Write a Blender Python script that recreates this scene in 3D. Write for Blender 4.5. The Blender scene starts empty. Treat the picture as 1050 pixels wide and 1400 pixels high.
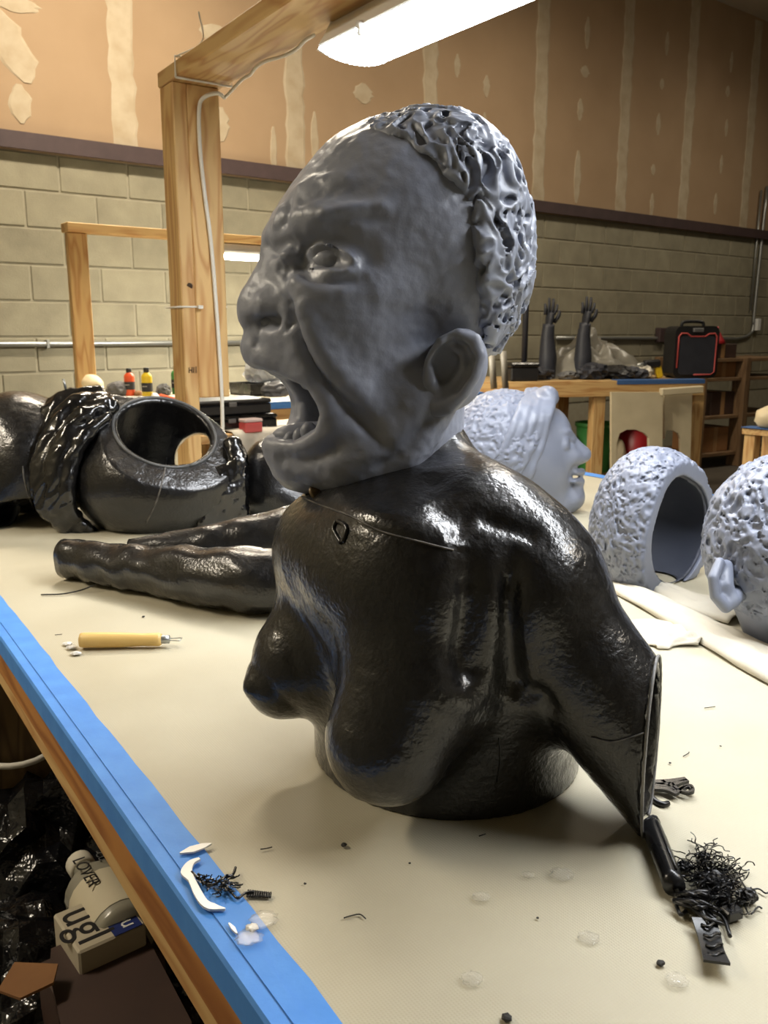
import bpy, bmesh, math, random
import numpy as np
from mathutils import Vector, Matrix
from mathutils.bvhtree import BVHTree
random.seed(7); RNG = np.random.default_rng(7)

# ------------------------------------------------------------------ camera
FPX = 1180.0                       # focal length in pixels of the 1050 x 1400 frame
PITCH = math.atan(245.0 / FPX)     # horizon sits at y = 455
CAM = Vector((0.0, 0.0, 1.18))
TZ = 0.76                          # height of the work table
scene = bpy.context.scene
COL = scene.collection
cam_data = bpy.data.cameras.new('camera')
cam_data.sensor_fit = 'VERTICAL'
cam_data.sensor_height = 32.0
cam_data.lens = FPX * 32.0 / 1400.0
cam_data.clip_start = 0.02
cam_data.dof.use_dof = True
cam_data.dof.focus_distance = 0.80
cam_data.dof.aperture_fstop = (cam_data.lens / 1000.0) / 0.0016
cam = bpy.data.objects.new('camera', cam_data)
COL.objects.link(cam)
cam.location = CAM
cam.rotation_euler = (math.pi / 2 - PITCH, 0, 0)
scene.camera = cam

# ------------------------------------------------------------------ world, exposure
world = bpy.data.worlds.new('world'); scene.world = world
world.use_nodes = True
world.node_tree.nodes['Background'].inputs[0].default_value = (0.9, 0.85, 0.75, 1)
world.node_tree.nodes['Background'].inputs[1].default_value = 0.02
vs = scene.view_settings
vs.view_transform = 'Standard'; vs.look = 'None'; vs.gamma = 1.0
vs.use_curve_mapping = False
vs.exposure = 0.08

# strengths of the two tube lights and the added fill lights (each lamp is built further down)
LAMP_MAIN = 34.0       # tube light hanging over the bust
LAMP_BACK = 150.0       # tube light over the wall bench
LAMP_FILL = 76.0       # added fill lights, all out of view

# ------------------------------------------------------------------ geometry of the view
SP, CP = math.sin(PITCH), math.cos(PITCH)
FWD = Vector((0, CP, -SP)); UPV = Vector((0, SP, CP)); RGT = Vector((1, 0, 0))
def ray(px, py):
    return FWD + RGT * ((px - 525.0) / FPX) + UPV * ((700.0 - py) / FPX)
def wp(px, py, zc):
    return CAM + ray(px, py) * zc
def onz(px, py, z):
    r = ray(px, py); return CAM + r * ((z - CAM.z) / r.z)
def onplane(px, py, p0, n):
    r = ray(px, py); return CAM + r * ((p0 - CAM).dot(n) / r.dot(n))

# ------------------------------------------------------------------ objects
MW = {}
def link(name, data, M, parent=None):
    o = bpy.data.objects.new(name, data)
    COL.objects.link(o)
    if parent is not None:
        o.parent = parent
        o.matrix_parent_inverse = MW[parent.name].inverted()
    o.matrix_basis = M
    MW[o.name] = M.copy()
    return o
def tag(o, label=None, cat=None, group=None, kind=None):
    if label: o['label'] = label
    if cat: o['category'] = cat
    if group: o['group'] = group
    if kind: o['kind'] = kind
    return o
def empty(name, loc, label=None, cat=None, group=None):
    o = link(name, None, Matrix.Translation(Vector(loc)))
    o.empty_display_size = 0.05
    return tag(o, label, cat, group)
def I(): return Matrix.Identity(4)
def frame(origin, x, z=Vector((0, 0, 1))):
    """world matrix whose local x runs along x and local z as near to z as possible"""
    x = Vector(x).normalized(); z = Vector(z)
    z = (z - x * z.dot(x))
    if z.length < 1e-6: z = Vector((0, 1, 0)) - x * x.y
    z.normalize(); y = z.cross(x)
    M = Matrix((x, y, z)).transposed().to_4x4()
    M.translation = Vector(origin)
    return M
def mesh_obj(name, verts, faces, mat, M=None, parent=None, smooth=False):
    me = bpy.data.meshes.new(name)
    v = np.asarray(verts, dtype=np.float32)
    if isinstance(faces, np.ndarray):
        n, k = faces.shape
        me.vertices.add(len(v)); me.vertices.foreach_set('co', v.ravel())
        me.loops.add(n * k); me.loops.foreach_set('vertex_index', faces.astype(np.int32).ravel())
        me.polygons.add(n)
        me.polygons.foreach_set('loop_start', np.arange(0, n * k, k, dtype=np.int32))
        me.update(calc_edges=True); me.validate()
    else:
        me.from_pydata([tuple(a) for a in v], [], faces)
        me.update()
    if smooth:
        me.polygons.foreach_set('use_smooth', np.ones(len(me.polygons), dtype=bool))
    me.materials.append(mat)
    return link(name, me, M if M is not None else I(), parent)
def bm_obj(name, bm, mat, M=None, parent=None, smooth=False):
    me = bpy.data.meshes.new(name)
    bm.normal_update(); bm.to_mesh(me); bm.free()
    if smooth:
        me.polygons.foreach_set('use_smooth', np.ones(len(me.polygons), dtype=bool))
    me.materials.append(mat)
    return link(name, me, M if M is not None else I(), parent)
def box_bm(sx, sy, sz, bev=0.0, c=(0, 0, 0), bm=None, M=None):
    b = bm or bmesh.new()
    r = bmesh.ops.create_cube(b, size=1.0)
    vs_ = r['verts']
    bmesh.ops.scale(b, vec=(sx, sy, sz), verts=vs_)
    if bev > 0:
        es = list({e for v in vs_ for e in v.link_edges})
        rr = bmesh.ops.bevel(b, geom=es, offset=bev, segments=1, affect='EDGES', profile=0.5)
        vs_ = list({v for f in rr['faces'] for v in f.verts} | {v for v in vs_ if v.is_valid})
    bmesh.ops.translate(b, vec=c, verts=vs_)
    if M is not None: bmesh.ops.transform(b, matrix=M, verts=vs_)
    return b
def box(name, size, mat, M, parent=None, bev=0.002):
    return bm_obj(name, box_bm(*size, bev), mat, M, parent)
def beam(name, a, b, w, h, mat, parent=None, bev=0.002, up=Vector((0, 0, 1))):
    """lumber from a to b, w across, h along 'up'"""
    a, b = Vector(a), Vector(b)
    return box(name, ((b - a).length, w, h), mat, frame((a + b) / 2, b - a, up), parent, bev)
def smooth_path(pts, n=8):
    pts = [Vector(p) for p in pts]
    if len(pts) < 3: return pts
    P = [pts[0] * 2 - pts[1]] + pts + [pts[-1] * 2 - pts[-2]]
    out = []
    for i in range(1, len(P) - 2):
        a, b, c, d = P[i - 1:i + 3]
        for k in range(n):
            t = k / n
            out.append(0.5 * ((2 * b) + (c - a) * t + (2 * a - 5 * b + 4 * c - d) * t * t + (3 * b - a - 3 * c + d) * t ** 3))
    out.append(pts[-1]); return out
def tube_geo(pts, r, seg=8, V=None, F=None, cap=True, ell=1.0):
    """verts and faces of a tube swept along pts; r is a number or a list"""
    V = [] if V is None else V; F = [] if F is None else F
    pts = [Vector(p) for p in pts]; n = len(pts)
    rs = r if isinstance(r, (list, tuple)) else [r] * n
    if len(rs) != n:
        rs = list(np.interp(np.linspace(0, 1, n), np.linspace(0, 1, len(rs)), rs))
    nrm = None; base = len(V)
    for i, p in enumerate(pts):
        t = (pts[min(i + 1, n - 1)] - pts[max(i - 1, 0)])
        t = t.normalized() if t.length > 1e-9 else Vector((0, 0, 1))
        if nrm is None:
            nrm = t.cross(Vector((0, 0, 1)))
            if nrm.length < 1e-3: nrm = t.cross(Vector((1, 0, 0)))
        nrm = (nrm - t * nrm.dot(t))
        if nrm.length < 1e-6: nrm = t.orthogonal()
        nrm.normalize(); bn = t.cross(nrm)
        for k in range(seg):
            a = 2 * math.pi * k / seg
            V.append(p + nrm * (math.cos(a) * rs[i]) + bn * (math.sin(a) * rs[i] * ell))
    for i in range(n - 1):
        for k in range(seg):
            a = base + i * seg + k; b = base + i * seg + (k + 1) % seg
            F.append((a, b, b + seg, a + seg))
    if cap:
        F.append(tuple(base + k for k in reversed(range(seg))))
        F.append(tuple(base + (n - 1) * seg + k for k in range(seg)))
    return V, F
def tube(name, pts, r, mat, parent=None, seg=8, smooth=True, M=None, ell=1.0):
    V, F = tube_geo(pts, r, seg, ell=ell)
    if M is None:
        M = Matrix.Translation(Vector(pts[0]))
    Mi = M.inverted()
    return mesh_obj(name, [Mi @ v for v in V], F, mat, M, parent, smooth)
def lathe(name, prof, mat, M, parent=None, seg=24, smooth=True, cap=True):
    """profile of (radius, height) pairs turned about local z"""
    V, F = [], []
    for (r, z) in prof:
        for k in range(seg):
            a = 2 * math.pi * k / seg
            V.append((r * math.cos(a), r * math.sin(a), z))
    for i in range(len(prof) - 1):
        for k in range(seg):
            a = i * seg + k; b = i * seg + (k + 1) % seg
            F.append((a, b, b + seg, a + seg))
    if cap:
        F.append(tuple(reversed(range(seg)))); F.append(tuple((len(prof) - 1) * seg + k for k in range(seg)))
    return mesh_obj(name, V, F, mat, M, parent, smooth)
def prism(name, outline, depth, mat, M, parent=None, bev=0.0):
    """outline in local x,y extruded along local z by depth (centred)"""
    bm = bmesh.new()
    vs_ = [bm.verts.new((x, y, -depth / 2)) for x, y in outline]
    f = bm.faces.new(vs_)
    r = bmesh.ops.extrude_face_region(bm, geom=[f])
    bmesh.ops.translate(bm, vec=(0, 0, depth), verts=[v for v in r['geom'] if isinstance(v, bmesh.types.BMVert)])
    bmesh.ops.recalc_face_normals(bm, faces=bm.faces)
    return bm_obj(name, bm, mat, M, parent)

# ------------------------------------------------------------------ numpy noise
_PERM = RNG.permutation(512).astype(np.int64)
_GR = RNG.normal(size=(512, 3)); _GR /= np.linalg.norm(_GR, axis=1)[:, None]
_GR = _GR.astype(np.float32)
def noise3(P):
    """gradient noise of an (N,3) array, roughly -1..1"""
    P = np.asarray(P, dtype=np.float32)
    i = np.floor(P).astype(np.int64); f = P - i
    u = f * f * f * (f * (f * 6 - 15) + 10)
    out = np.zeros(len(P), dtype=np.float32)
    for dx in (0, 1):
        for dy in (0, 1):
            for dz in (0, 1):
                h = _PERM[(_PERM[(_PERM[(i[:, 0] + dx) & 511] + i[:, 1] + dy) & 511] + i[:, 2] + dz) & 511]
                g = _GR[h]
                d = g[:, 0] * (f[:, 0] - dx) + g[:, 1] * (f[:, 1] - dy) + g[:, 2] * (f[:, 2] - dz)
                w = (u[:, 0] if dx else 1 - u[:, 0]) * (u[:, 1] if dy else 1 - u[:, 1]) * (u[:, 2] if dz else 1 - u[:, 2])
                out += w * d
    return out * 1.6
def curls(P, scale, wd=1.0):
    """worm-like coils of modelled curly hair, about 0..1 with deep gaps between"""
    Q = P * scale
    w = np.stack([noise3(Q * 0.6 + 11.3), noise3(Q * 0.6 + 37.7), noise3(Q * 0.6 + 71.9)], 1)
    Q = Q + 0.5 * w
    a = np.sqrt(np.clip(1 - (noise3(Q) / (0.38 * wd)) ** 2, 0, 1))
    b = np.sqrt(np.clip(1 - (noise3(Q * 1.2 + 53.1) / (0.32 * wd)) ** 2, 0, 1)) * 0.85
    return np.maximum(a, b) * 0.85 + 0.25 * noise3(Q * 0.5 + 5)

# ------------------------------------------------------------------ modelling with distance fields
class SDF:
    def __init__(s, lo, hi, h):
        s.h = h; s.lo = np.array(lo, float)
        s.n = [int(math.ceil((b - a) / h)) + 1 for a, b in zip(lo, hi)]
        s.ax = [(lo[k] + h * np.arange(s.n[k])).astype(np.float32) for k in range(3)]
        s.V = np.full(s.n, 1.0, dtype=np.float32)
    def _blk(s, lo, hi, pad):
        sl = []
        for k in range(3):
            a = int(np.clip(math.floor((lo[k] - pad - s.lo[k]) / s.h), 0, s.n[k]))
            b = int(np.clip(math.ceil((hi[k] + pad - s.lo[k]) / s.h) + 1, 0, s.n[k]))
            sl.append(slice(a, b))
        x = s.ax[0][sl[0]][:, None, None]; y = s.ax[1][sl[1]][None, :, None]; z = s.ax[2][sl[2]][None, None, :]
        return tuple(sl), x, y, z
    def _mix(s, sl, d, op, k):
        a = s.V[sl]
        if op == 'sub': a = -a
        if op == 'and': a, d = -a, -d
        if k > 0:
            h = np.maximum(k - np.abs(a - d), 0) / k
            m = np.minimum(a, d) - h * h * k * 0.25
        else: m = np.minimum(a, d)
        s.V[sl] = m if op == 'add' else -m
    def ell(s, c, r, k=0.02, op='add', rot=None, sym=False):
        c = Vector(c)
        R = (rot or Matrix.Identity(3))
        m = max(r)
        ext = [math.sqrt(sum((R[i][j] * r[j]) ** 2 for j in range(3))) for i in range(3)]
        sl, x, y, z = s._blk([c[i] - ext[i] for i in range(3)], [c[i] + ext[i] for i in range(3)], k + 3 * s.h)
        if 0 in s.V[sl].shape: pass
        else:
            dx, dy, dz = x - c.x, y - c.y, z - c.z
            q = [(R[0][j] * dx + R[1][j] * dy + R[2][j] * dz) for j in range(3)]
            k0 = np.sqrt(sum((q[j] / r[j]) ** 2 for j in range(3)))
            k1 = np.sqrt(sum((q[j] / (r[j] * r[j])) ** 2 for j in range(3))) + 1e-9
            s._mix(sl, (k0 * (k0 - 1) / k1).astype(np.float32), op, k)
        if sym:
            S = Matrix(((1, 0, 0), (0, -1, 0), (0, 0, 1)))
            s.ell((c.x, -c.y, c.z), r, k, op, (S @ R @ S) if rot else None)
    def cap(s, pts, r, k=0.015, op='add', sym=False):
        pts = [Vector(p) for p in pts]; n = len(pts)
        rs = r if isinstance(r, (list, tuple)) else [r] * n
        if len(rs) != n: rs = list(np.interp(np.linspace(0, 1, n), np.linspace(0, 1, len(rs)), rs))
        m = max(rs)
        lo = [min(p[i] for p in pts) - m for i in range(3)]; hi = [max(p[i] for p in pts) + m for i in range(3)]
        sl, x, y, z = s._blk(lo, hi, k + 3 * s.h)
        D = None
        for i in range(n - 1):
            a, b = pts[i], pts[i + 1]; ab = b - a; L = max(ab.dot(ab), 1e-12)
            t = np.clip(((x - a.x) * ab.x + (y - a.y) * ab.y + (z - a.z) * ab.z) / L, 0, 1)
            d = np.sqrt((x - a.x - t * ab.x) ** 2 + (y - a.y - t * ab.y) ** 2 + (z - a.z - t * ab.z) ** 2) - (rs[i] + (rs[i + 1] - rs[i]) * t)
            D = d if D is None else np.minimum(D, d)
        if D.size: s._mix(sl, D.astype(np.float32), op, k)
        if sym: s.cap([(p.x, -p.y, p.z) for p in pts], rs, k, op)
    def plane(s, p, n, k=0.0):
        """keep what lies behind the plane through p with outward normal n"""
        n = Vector(n).normalized(); p = Vector(p)
        x, y, z = s.ax[0][:, None, None], s.ax[1][None, :, None], s.ax[2][None, None, :]
        d = ((x - p.x) * n.x + (y - p.y) * n.y + (z - p.z) * n.z).astype(np.float32)
        s._mix((slice(None),) * 3, np.broadcast_to(d, s.V.shape), 'and', k)
    def points(s, mask):
        i = np.argwhere(mask)
        return np.stack([s.ax[k][i[:, k]] for k in range(3)], 1)
    def mesh(s):
        V = s.V; S = V < 0
        nx, ny, nz = V.shape
        cnt = np.zeros((nx - 1, ny - 1, nz - 1), np.int8)
        offs = [(a, b, c) for a in (0, 1) for b in (0, 1) for c in (0, 1)]
        for a, b, c in offs: cnt += S[a:nx - 1 + a, b:ny - 1 + b, c:nz - 1 + c]
        cells = np.argwhere((cnt > 0) & (cnt < 8))
        idx = np.full(cnt.shape, -1, np.int32); idx[tuple(cells.T)] = np.arange(len(cells))
        val = np.stack([V[cells[:, 0] + a, cells[:, 1] + b, cells[:, 2] + c] for a, b, c in offs], 1)
        val = np.clip(val, -3 * s.h, 3 * s.h)
        acc = np.zeros((len(cells), 3)); num = np.zeros(len(cells))
        oa = np.array(offs, float)
        for i in range(8):
            for j in range(i + 1, 8):
                if np.abs(oa[i] - oa[j]).sum() != 1: continue
                m = (val[:, i] < 0) != (val[:, j] < 0)
                t = val[m, i] / (val[m, i] - val[m, j])
                acc[m] += oa[i] + t[:, None] * (oa[j] - oa[i]); num[m] += 1
        P = s.lo + s.h * (cells + acc / num[:, None])
        Q = []
        for ax in range(3):
            A = [slice(None)] * 3; B = [slice(None)] * 3
            A[ax] = slice(0, -1); B[ax] = slice(1, None)
            e = np.argwhere(S[tuple(A)] != S[tuple(B)])
            u, w = (ax + 1) % 3, (ax + 2) % 3
            e = e[(e[:, u] > 0) & (e[:, w] > 0) & (e[:, u] < V.shape[u] - 1) & (e[:, w] < V.shape[w] - 1)]
            def cid(du, dw):
                q = e.copy(); q[:, u] -= du; q[:, w] -= dw
                return idx[q[:, 0], q[:, 1], q[:, 2]]
            quad = np.stack([cid(1, 1), cid(0, 1), cid(0, 0), cid(1, 0)], 1)
            ins = S[e[:, 0], e[:, 1], e[:, 2]]
            quad[~ins] = quad[~ins][:, ::-1]
            Q.append(quad)
        return P.astype(np.float32), np.concatenate(Q)
def vnormals(P, Q):
    n = np.cross(P[Q[:, 2]] - P[Q[:, 0]], P[Q[:, 3 if Q.shape[1] > 3 else 1]] - P[Q[:, 1 if Q.shape[1] > 3 else 0]])
    N = np.zeros_like(P)
    for k in range(Q.shape[1]): np.add.at(N, Q[:, k], n)
    return N / (np.linalg.norm(N, axis=1)[:, None] + 1e-12)
def relax(P, Q, it=2, f=0.5):
    E = np.concatenate([Q[:, [0, 1]], Q[:, [1, 2]], Q[:, [2, 3]], Q[:, [3, 0]]])
    deg = np.zeros(len(P)); np.add.at(deg, E[:, 0], 1); np.add.at(deg, E[:, 1], 1)
    for _ in range(it):
        S = np.zeros_like(P)
        np.add.at(S, E[:, 0], P[E[:, 1]]); np.add.at(S, E[:, 1], P[E[:, 0]])
        P = P + f * (S / deg[:, None] - P)
    return P
def stroke(P, N, pts, sig, amp, n=10):
    """push (amp>0) or press (amp<0) a soft line through pts into the surface"""
    pts = [p for p in pts if p is not None]
    if len(pts) < 2: return P
    pp = np.array([tuple(q) for q in smooth_path(pts, n)], dtype=np.float32)
    lo, hi = pp.min(0) - 3 * sig, pp.max(0) + 3 * sig
    m = np.where(((P > lo) & (P < hi)).all(1))[0]
    if not len(m): return P
    d = np.full(len(m), 9.0, np.float32); tt = np.zeros(len(m))
    for i in range(len(pp) - 1):
        a, ab = pp[i], pp[i + 1] - pp[i]; L = max(float(ab @ ab), 1e-12)
        t = np.clip(((P[m] - a) @ ab) / L, 0, 1)
        di = np.linalg.norm(P[m] - a - t[:, None] * ab, axis=1)
        b = di < d; d[b] = di[b]; tt[b] = (i + t[b]) / (len(pp) - 1)
    fade = np.minimum(1, np.minimum(tt, 1 - tt) * 5 + 0.25)
    P = P.copy()
    P[m] += N[m] * (amp * fade * np.exp(-d * d / (2 * sig * sig)))[:, None]
    return P
class Frame:
    """f = the way a figure faces, s = its left side, u = up"""
    def __init__(s, C, yaw):
        c, q = math.cos(yaw), math.sin(yaw)
        s.C = Vector(C); s.f = Vector((-c, -q, 0)); s.s = Vector((q, -c, 0)); s.u = Vector((0, 0, 1))
        s.M = Matrix((s.f, s.s, s.u)).transposed().to_4x4(); s.M.translation = s.C
        s.Mi = s.M.inverted()
    def L(s, p): return s.Mi @ Vector(p)
    def hp(s, px, py, side=0.0):
        return s.L(onplane(px, py, s.C + s.s * side, s.s))
    def zc(s, px, py, z): return s.L(wp(px, py, z))
def caster(P, Q, fr):
    bvh = BVHTree.FromPolygons([tuple(p) for p in P.tolist()], [tuple(q) for q in Q.tolist()])
    o = fr.L(CAM)
    R3 = fr.Mi.to_3x3()
    def hit(px, py, lift=0.0):
        d = (R3 @ ray(px, py)).normalized()
        r = bvh.ray_cast(o, d)
        if r[0] is None: return None
        return r[0] - d * lift
    return hit
# ------------------------------------------------------------------ materials
def lin(c):
    return tuple(((x / 255.0) / 12.92 if x / 255.0 <= 0.04045 else ((x / 255.0 + 0.055) / 1.055) ** 2.4) for x in c)
def mat(name, rgb, rough=0.5, rgb2=None, nscale=8.0, nstretch=None, bump=0.0, bscale=60.0, bdist=0.002,
        metal=0.0, rough2=None, rscale=20.0, coat=0.0, spec=0.5, emit=None, alpha=1.0, trans=0.0, rand=0.0, contrast=0.5, detail=4.0, ior=1.5):
    m = bpy.data.materials.new(name); m.use_nodes = True
    nt = m.node_tree; N = nt.nodes; Lk = nt.links
    b = N['Principled BSDF']
    b.inputs['Base Color'].default_value = (*lin(rgb), 1)
    b.inputs['Roughness'].default_value = rough
    b.inputs['Metallic'].default_value = metal
    b.inputs['Coat Weight'].default_value = coat
    b.inputs['Coat Roughness'].default_value = 0.12
    b.inputs['Specular IOR Level'].default_value = spec
    b.inputs['IOR'].default_value = ior
    b.inputs['Alpha'].default_value = alpha
    b.inputs['Transmission Weight'].default_value = trans
    if emit:
        b.inputs['Emission Color'].default_value = (*emit[0], 1); b.inputs['Emission Strength'].default_value = emit[1]
    tc = N.new('ShaderNodeTexCoord'); mp = N.new('ShaderNodeMapping')
    Lk.new(tc.outputs['Object'], mp.inputs[0])
    if nstretch: mp.inputs['Scale'].default_value = nstretch
    if rand > 0:
        oi = N.new('ShaderNodeObjectInfo'); mm = N.new('ShaderNodeMath'); mm.operation = 'MULTIPLY'; mm.inputs[1].default_value = 37.0
        Lk.new(oi.outputs['Random'], mm.inputs[0]); cx = N.new('ShaderNodeCombineXYZ')
        for i in range(3): Lk.new(mm.outputs[0], cx.inputs[i])
        Lk.new(cx.outputs[0], mp.inputs['Location'])
    last = None
    if rgb2 is not None:
        n = N.new('ShaderNodeTexNoise'); n.inputs['Scale'].default_value = nscale; n.inputs['Detail'].default_value = detail
        Lk.new(mp.outputs[0], n.inputs['Vector'])
        r = N.new('ShaderNodeValToRGB')
        r.color_ramp.elements[0].position = 0.5 - contrast / 2; r.color_ramp.elements[1].position = 0.5 + contrast / 2
        r.color_ramp.elements[0].color = (*lin(rgb), 1); r.color_ramp.elements[1].color = (*lin(rgb2), 1)
        Lk.new(n.outputs['Fac'], r.inputs[0]); last = r.outputs[0]
    if rand > 0:
        hs = N.new('ShaderNodeHueSaturation')
        mr = N.new('ShaderNodeMapRange'); mr.inputs['To Min'].default_value = 1 - rand; mr.inputs['To Max'].default_value = 1 + rand * 0.6
        Lk.new(oi.outputs['Random'], mr.inputs[0]); Lk.new(mr.outputs[0], hs.inputs['Value'])
        if last: Lk.new(last, hs.inputs['Color'])
        else: hs.inputs['Color'].default_value = (*lin(rgb), 1)
        last = hs.outputs[0]
    if last: Lk.new(last, b.inputs['Base Color'])
    if rough2 is not None:
        n2 = N.new('ShaderNodeTexNoise'); n2.inputs['Scale'].default_value = rscale; n2.inputs['Detail'].default_value = 5
        Lk.new(mp.outputs[0], n2.inputs['Vector'])
        m2 = N.new('ShaderNodeMapRange'); m2.inputs['From Min'].default_value = 0.35; m2.inputs['From Max'].default_value = 0.65
        m2.inputs['To Min'].default_value = rough; m2.inputs['To Max'].default_value = rough2
        Lk.new(n2.outputs['Fac'], m2.inputs[0]); Lk.new(m2.outputs[0], b.inputs['Roughness'])
    if bump > 0:
        n3 = N.new('ShaderNodeTexNoise'); n3.inputs['Scale'].default_value = bscale; n3.inputs['Detail'].default_value = 4
        Lk.new(mp.outputs[0], n3.inputs['Vector'])
        bp = N.new('ShaderNodeBump'); bp.inputs['Strength'].default_value = bump; bp.inputs['Distance'].default_value = bdist
        Lk.new(n3.outputs['Fac'], bp.inputs['Height']); Lk.new(bp.outputs[0], b.inputs['Normal'])
        if coat > 0: Lk.new(bp.outputs[0], b.inputs['Coat Normal'])
    return m
def wood(name, rgb, rgb2, rough=0.6, ring=26.0, rand=0.06):
    """grain runs along local x"""
    m = mat(name, rgb, rough, bump=0.25, bscale=90, bdist=0.001, nstretch=(0.12, 1, 1), rand=rand)
    nt = m.node_tree; N = nt.nodes; Lk = nt.links
    mp = next(n for n in N if n.type == 'MAPPING')
    hs = next(n for n in N if n.type == 'HUE_SAT')
    n1 = N.new('ShaderNodeTexNoise'); n1.inputs['Scale'].default_value = 14.0; n1.inputs['Detail'].default_value = 2
    Lk.new(mp.outputs[0], n1.inputs['Vector'])
    mul = N.new('ShaderNodeMath'); mul.operation = 'MULTIPLY'; mul.inputs[1].default_value = ring
    Lk.new(n1.outputs['Fac'], mul.inputs[0])
    fr_ = N.new('ShaderNodeMath'); fr_.operation = 'PINGPONG'; fr_.inputs[1].default_value = 1.0
    Lk.new(mul.outputs[0], fr_.inputs[0])
    r = N.new('ShaderNodeValToRGB'); r.color_ramp.elements[0].color = (*lin(rgb), 1); r.color_ramp.elements[1].color = (*lin(rgb2), 1)
    r.color_ramp.elements[0].position = 0.35; r.color_ramp.elements[1].position = 1.0
    Lk.new(fr_.outputs[0], r.inputs[0]); Lk.new(r.outputs[0], hs.inputs['Color'])
    return m
GREY = mat('grey_resin', (137, 142, 156), 0.34, (148, 153, 168), 9, rough2=0.50, rscale=25, bump=0.35, bscale=130, bdist=0.0016)
GREYH = mat('grey_hair_resin', (139, 145, 160), 0.38, (152, 158, 173), 9, rough2=0.5, bump=0.15, bscale=150, bdist=0.001)
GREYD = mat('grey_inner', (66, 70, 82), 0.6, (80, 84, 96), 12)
GREYL = mat('pale_grey_resin', (112, 118, 134), 0.36, (122, 128, 144), 9, rough2=0.5, bump=0.2, bscale=120, bdist=0.0015)
BLACK = mat('black_gloss_coat', (14, 14, 15), 0.30, (22, 21, 21), 18, rough2=0.50, rscale=90, bump=0.6, bscale=210, bdist=0.0014, coat=0.9, contrast=0.3, spec=0.25)
BLACKW = mat('black_wet_coat', (14, 14, 15), 0.12, (22, 21, 21), 18, rough2=0.3, rscale=20, bump=0.6, bscale=38, bdist=0.004, coat=0.6)
BLACKM = mat('black_matt', (18, 18, 20), 0.45, (28, 28, 30), 20, bump=0.3, bscale=80)
RIM = mat('scuffed_edge', (150, 148, 144), 0.5, (96, 96, 96), 60)
SEAM = mat('seam_filler', (112, 108, 102), 0.5, (60, 58, 56), 90, contrast=0.3)
PLAST = mat('black_plastic', (14, 14, 15), 0.22, (24, 24, 25), 40, rough2=0.35)
# ------------------------------------------------------------------ more materials
CMU = mat('painted_block', (150, 144, 122), 0.85, (128, 122, 103), 7, bump=0.5, bscale=140, bdist=0.003, rand=0.10)
MORTAR = mat('mortar', (158, 152, 132), 0.9, (146, 140, 120), 20, bump=0.4, bscale=80)
DRY = mat('brown_drywall_paper', (168, 142, 112), 0.85, (156, 130, 100), 2.5, bump=0.1, bscale=100)
MUD = mat('joint_compound', (188, 174, 150), 0.8, (168, 150, 122), 9, bump=0.3, bscale=40)
STEEL = mat('brown_painted_steel', (74, 58, 58), 0.6, (62, 48, 48), 12)
CONC = mat('concrete_floor', (96, 88, 76), 0.7, (72, 66, 58), 3, bump=0.2, bscale=40)
PAINTW = mat('off_white_paint', (190, 182, 166), 0.8)
PINE = wood('pine_lumber', (204, 168, 112), (178, 132, 78), ring=14)
PINEW = wood('worn_pine', (186, 128, 66), (150, 92, 42), ring=16)
PINED = wood('weathered_post', (112, 90, 56), (80, 62, 36), ring=18)
WHITE = mat('white_enamel', (225, 225, 222), 0.4)
CORD = mat('white_cord', (214, 210, 200), 0.5)
BLUE = mat('blue_painters_tape', (66, 134, 218), 0.6, (80, 148, 228), 30, bump=0.25, bscale=260, bdist=0.0006)
METAL = mat('galvanised_metal', (170, 172, 170), 0.35, metal=0.8)

# ------------------------------------------------------------------ room shell
WO = Vector((-2.176, 4.99, 0)); WD = Vector((0.794, 0.608, 0)).normalized(); WN = Vector((WD.y, -WD.x, 0))
def wallp(t, z, out=0.0): return WO + WD * t + WN * out + Vector((0, 0, z))
def wall_tz(px, py, out=0.0):
    p = onplane(px, py, WO + WN * out, WN); return (p - WO).dot(WD), p.z
T0, T1 = -2.4, 11.5; DEEP = 9.0; CEIL = 4.3
def slab(name, a, b, h, thick, m):
    a, b = Vector(a), Vector(b)
    o = box(name, ((b - a).length, thick, h), m, frame((a + b) / 2 + Vector((0, 0, h / 2)), b - a), None, 0)
    return tag(o, kind='structure')
BANDZ = wall_tz(0, 203)[1]
wall_back = slab('wall_back', wallp(T0, 0, -0.1), wallp(T1, 0, -0.1), BANDZ, 0.2, MORTAR)
wall_up = slab('wall_back_upper', wallp(T0, BANDZ, -0.1), wallp(T1, BANDZ, -0.1), CEIL - BANDZ, 0.2, DRY)
slab('wall_left', wallp(T0, 0, 0), wallp(T0, 0, DEEP), CEIL, 0.1, CMU)
slab('wall_right', wallp(T1, 0, 0), wallp(T1, 0, DEEP), CEIL, 0.1, CMU)
slab('wall_front', wallp(T0, 0, DEEP), wallp(T1, 0, DEEP), CEIL, 0.1, CMU)
cen = wallp((T0 + T1) / 2, 0, DEEP / 2)
tag(box('floor', (T1 - T0, DEEP, 0.1), CONC, frame(cen - Vector((0, 0, 0.05)), WD), None, 0), kind='structure')
tag(box('ceiling', (T1 - T0, DEEP, 0.1), PAINTW, frame(cen + Vector((0, 0, CEIL + 0.05)), WD), None, 0), kind='structure')
# steel ledge between block and drywall
tr = tag(bm_obj('trim_1', box_bm(T1 - T0, 0.07, 0.012, 0.001, c=(0, 0, 0.04), bm=box_bm(T1 - T0, 0.012, 0.09, 0.001, c=(0, -0.03, 0))), STEEL,
         frame(wallp((T0 + T1) / 2, BANDZ + 0.045, 0.03), WD)), kind='structure')
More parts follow.
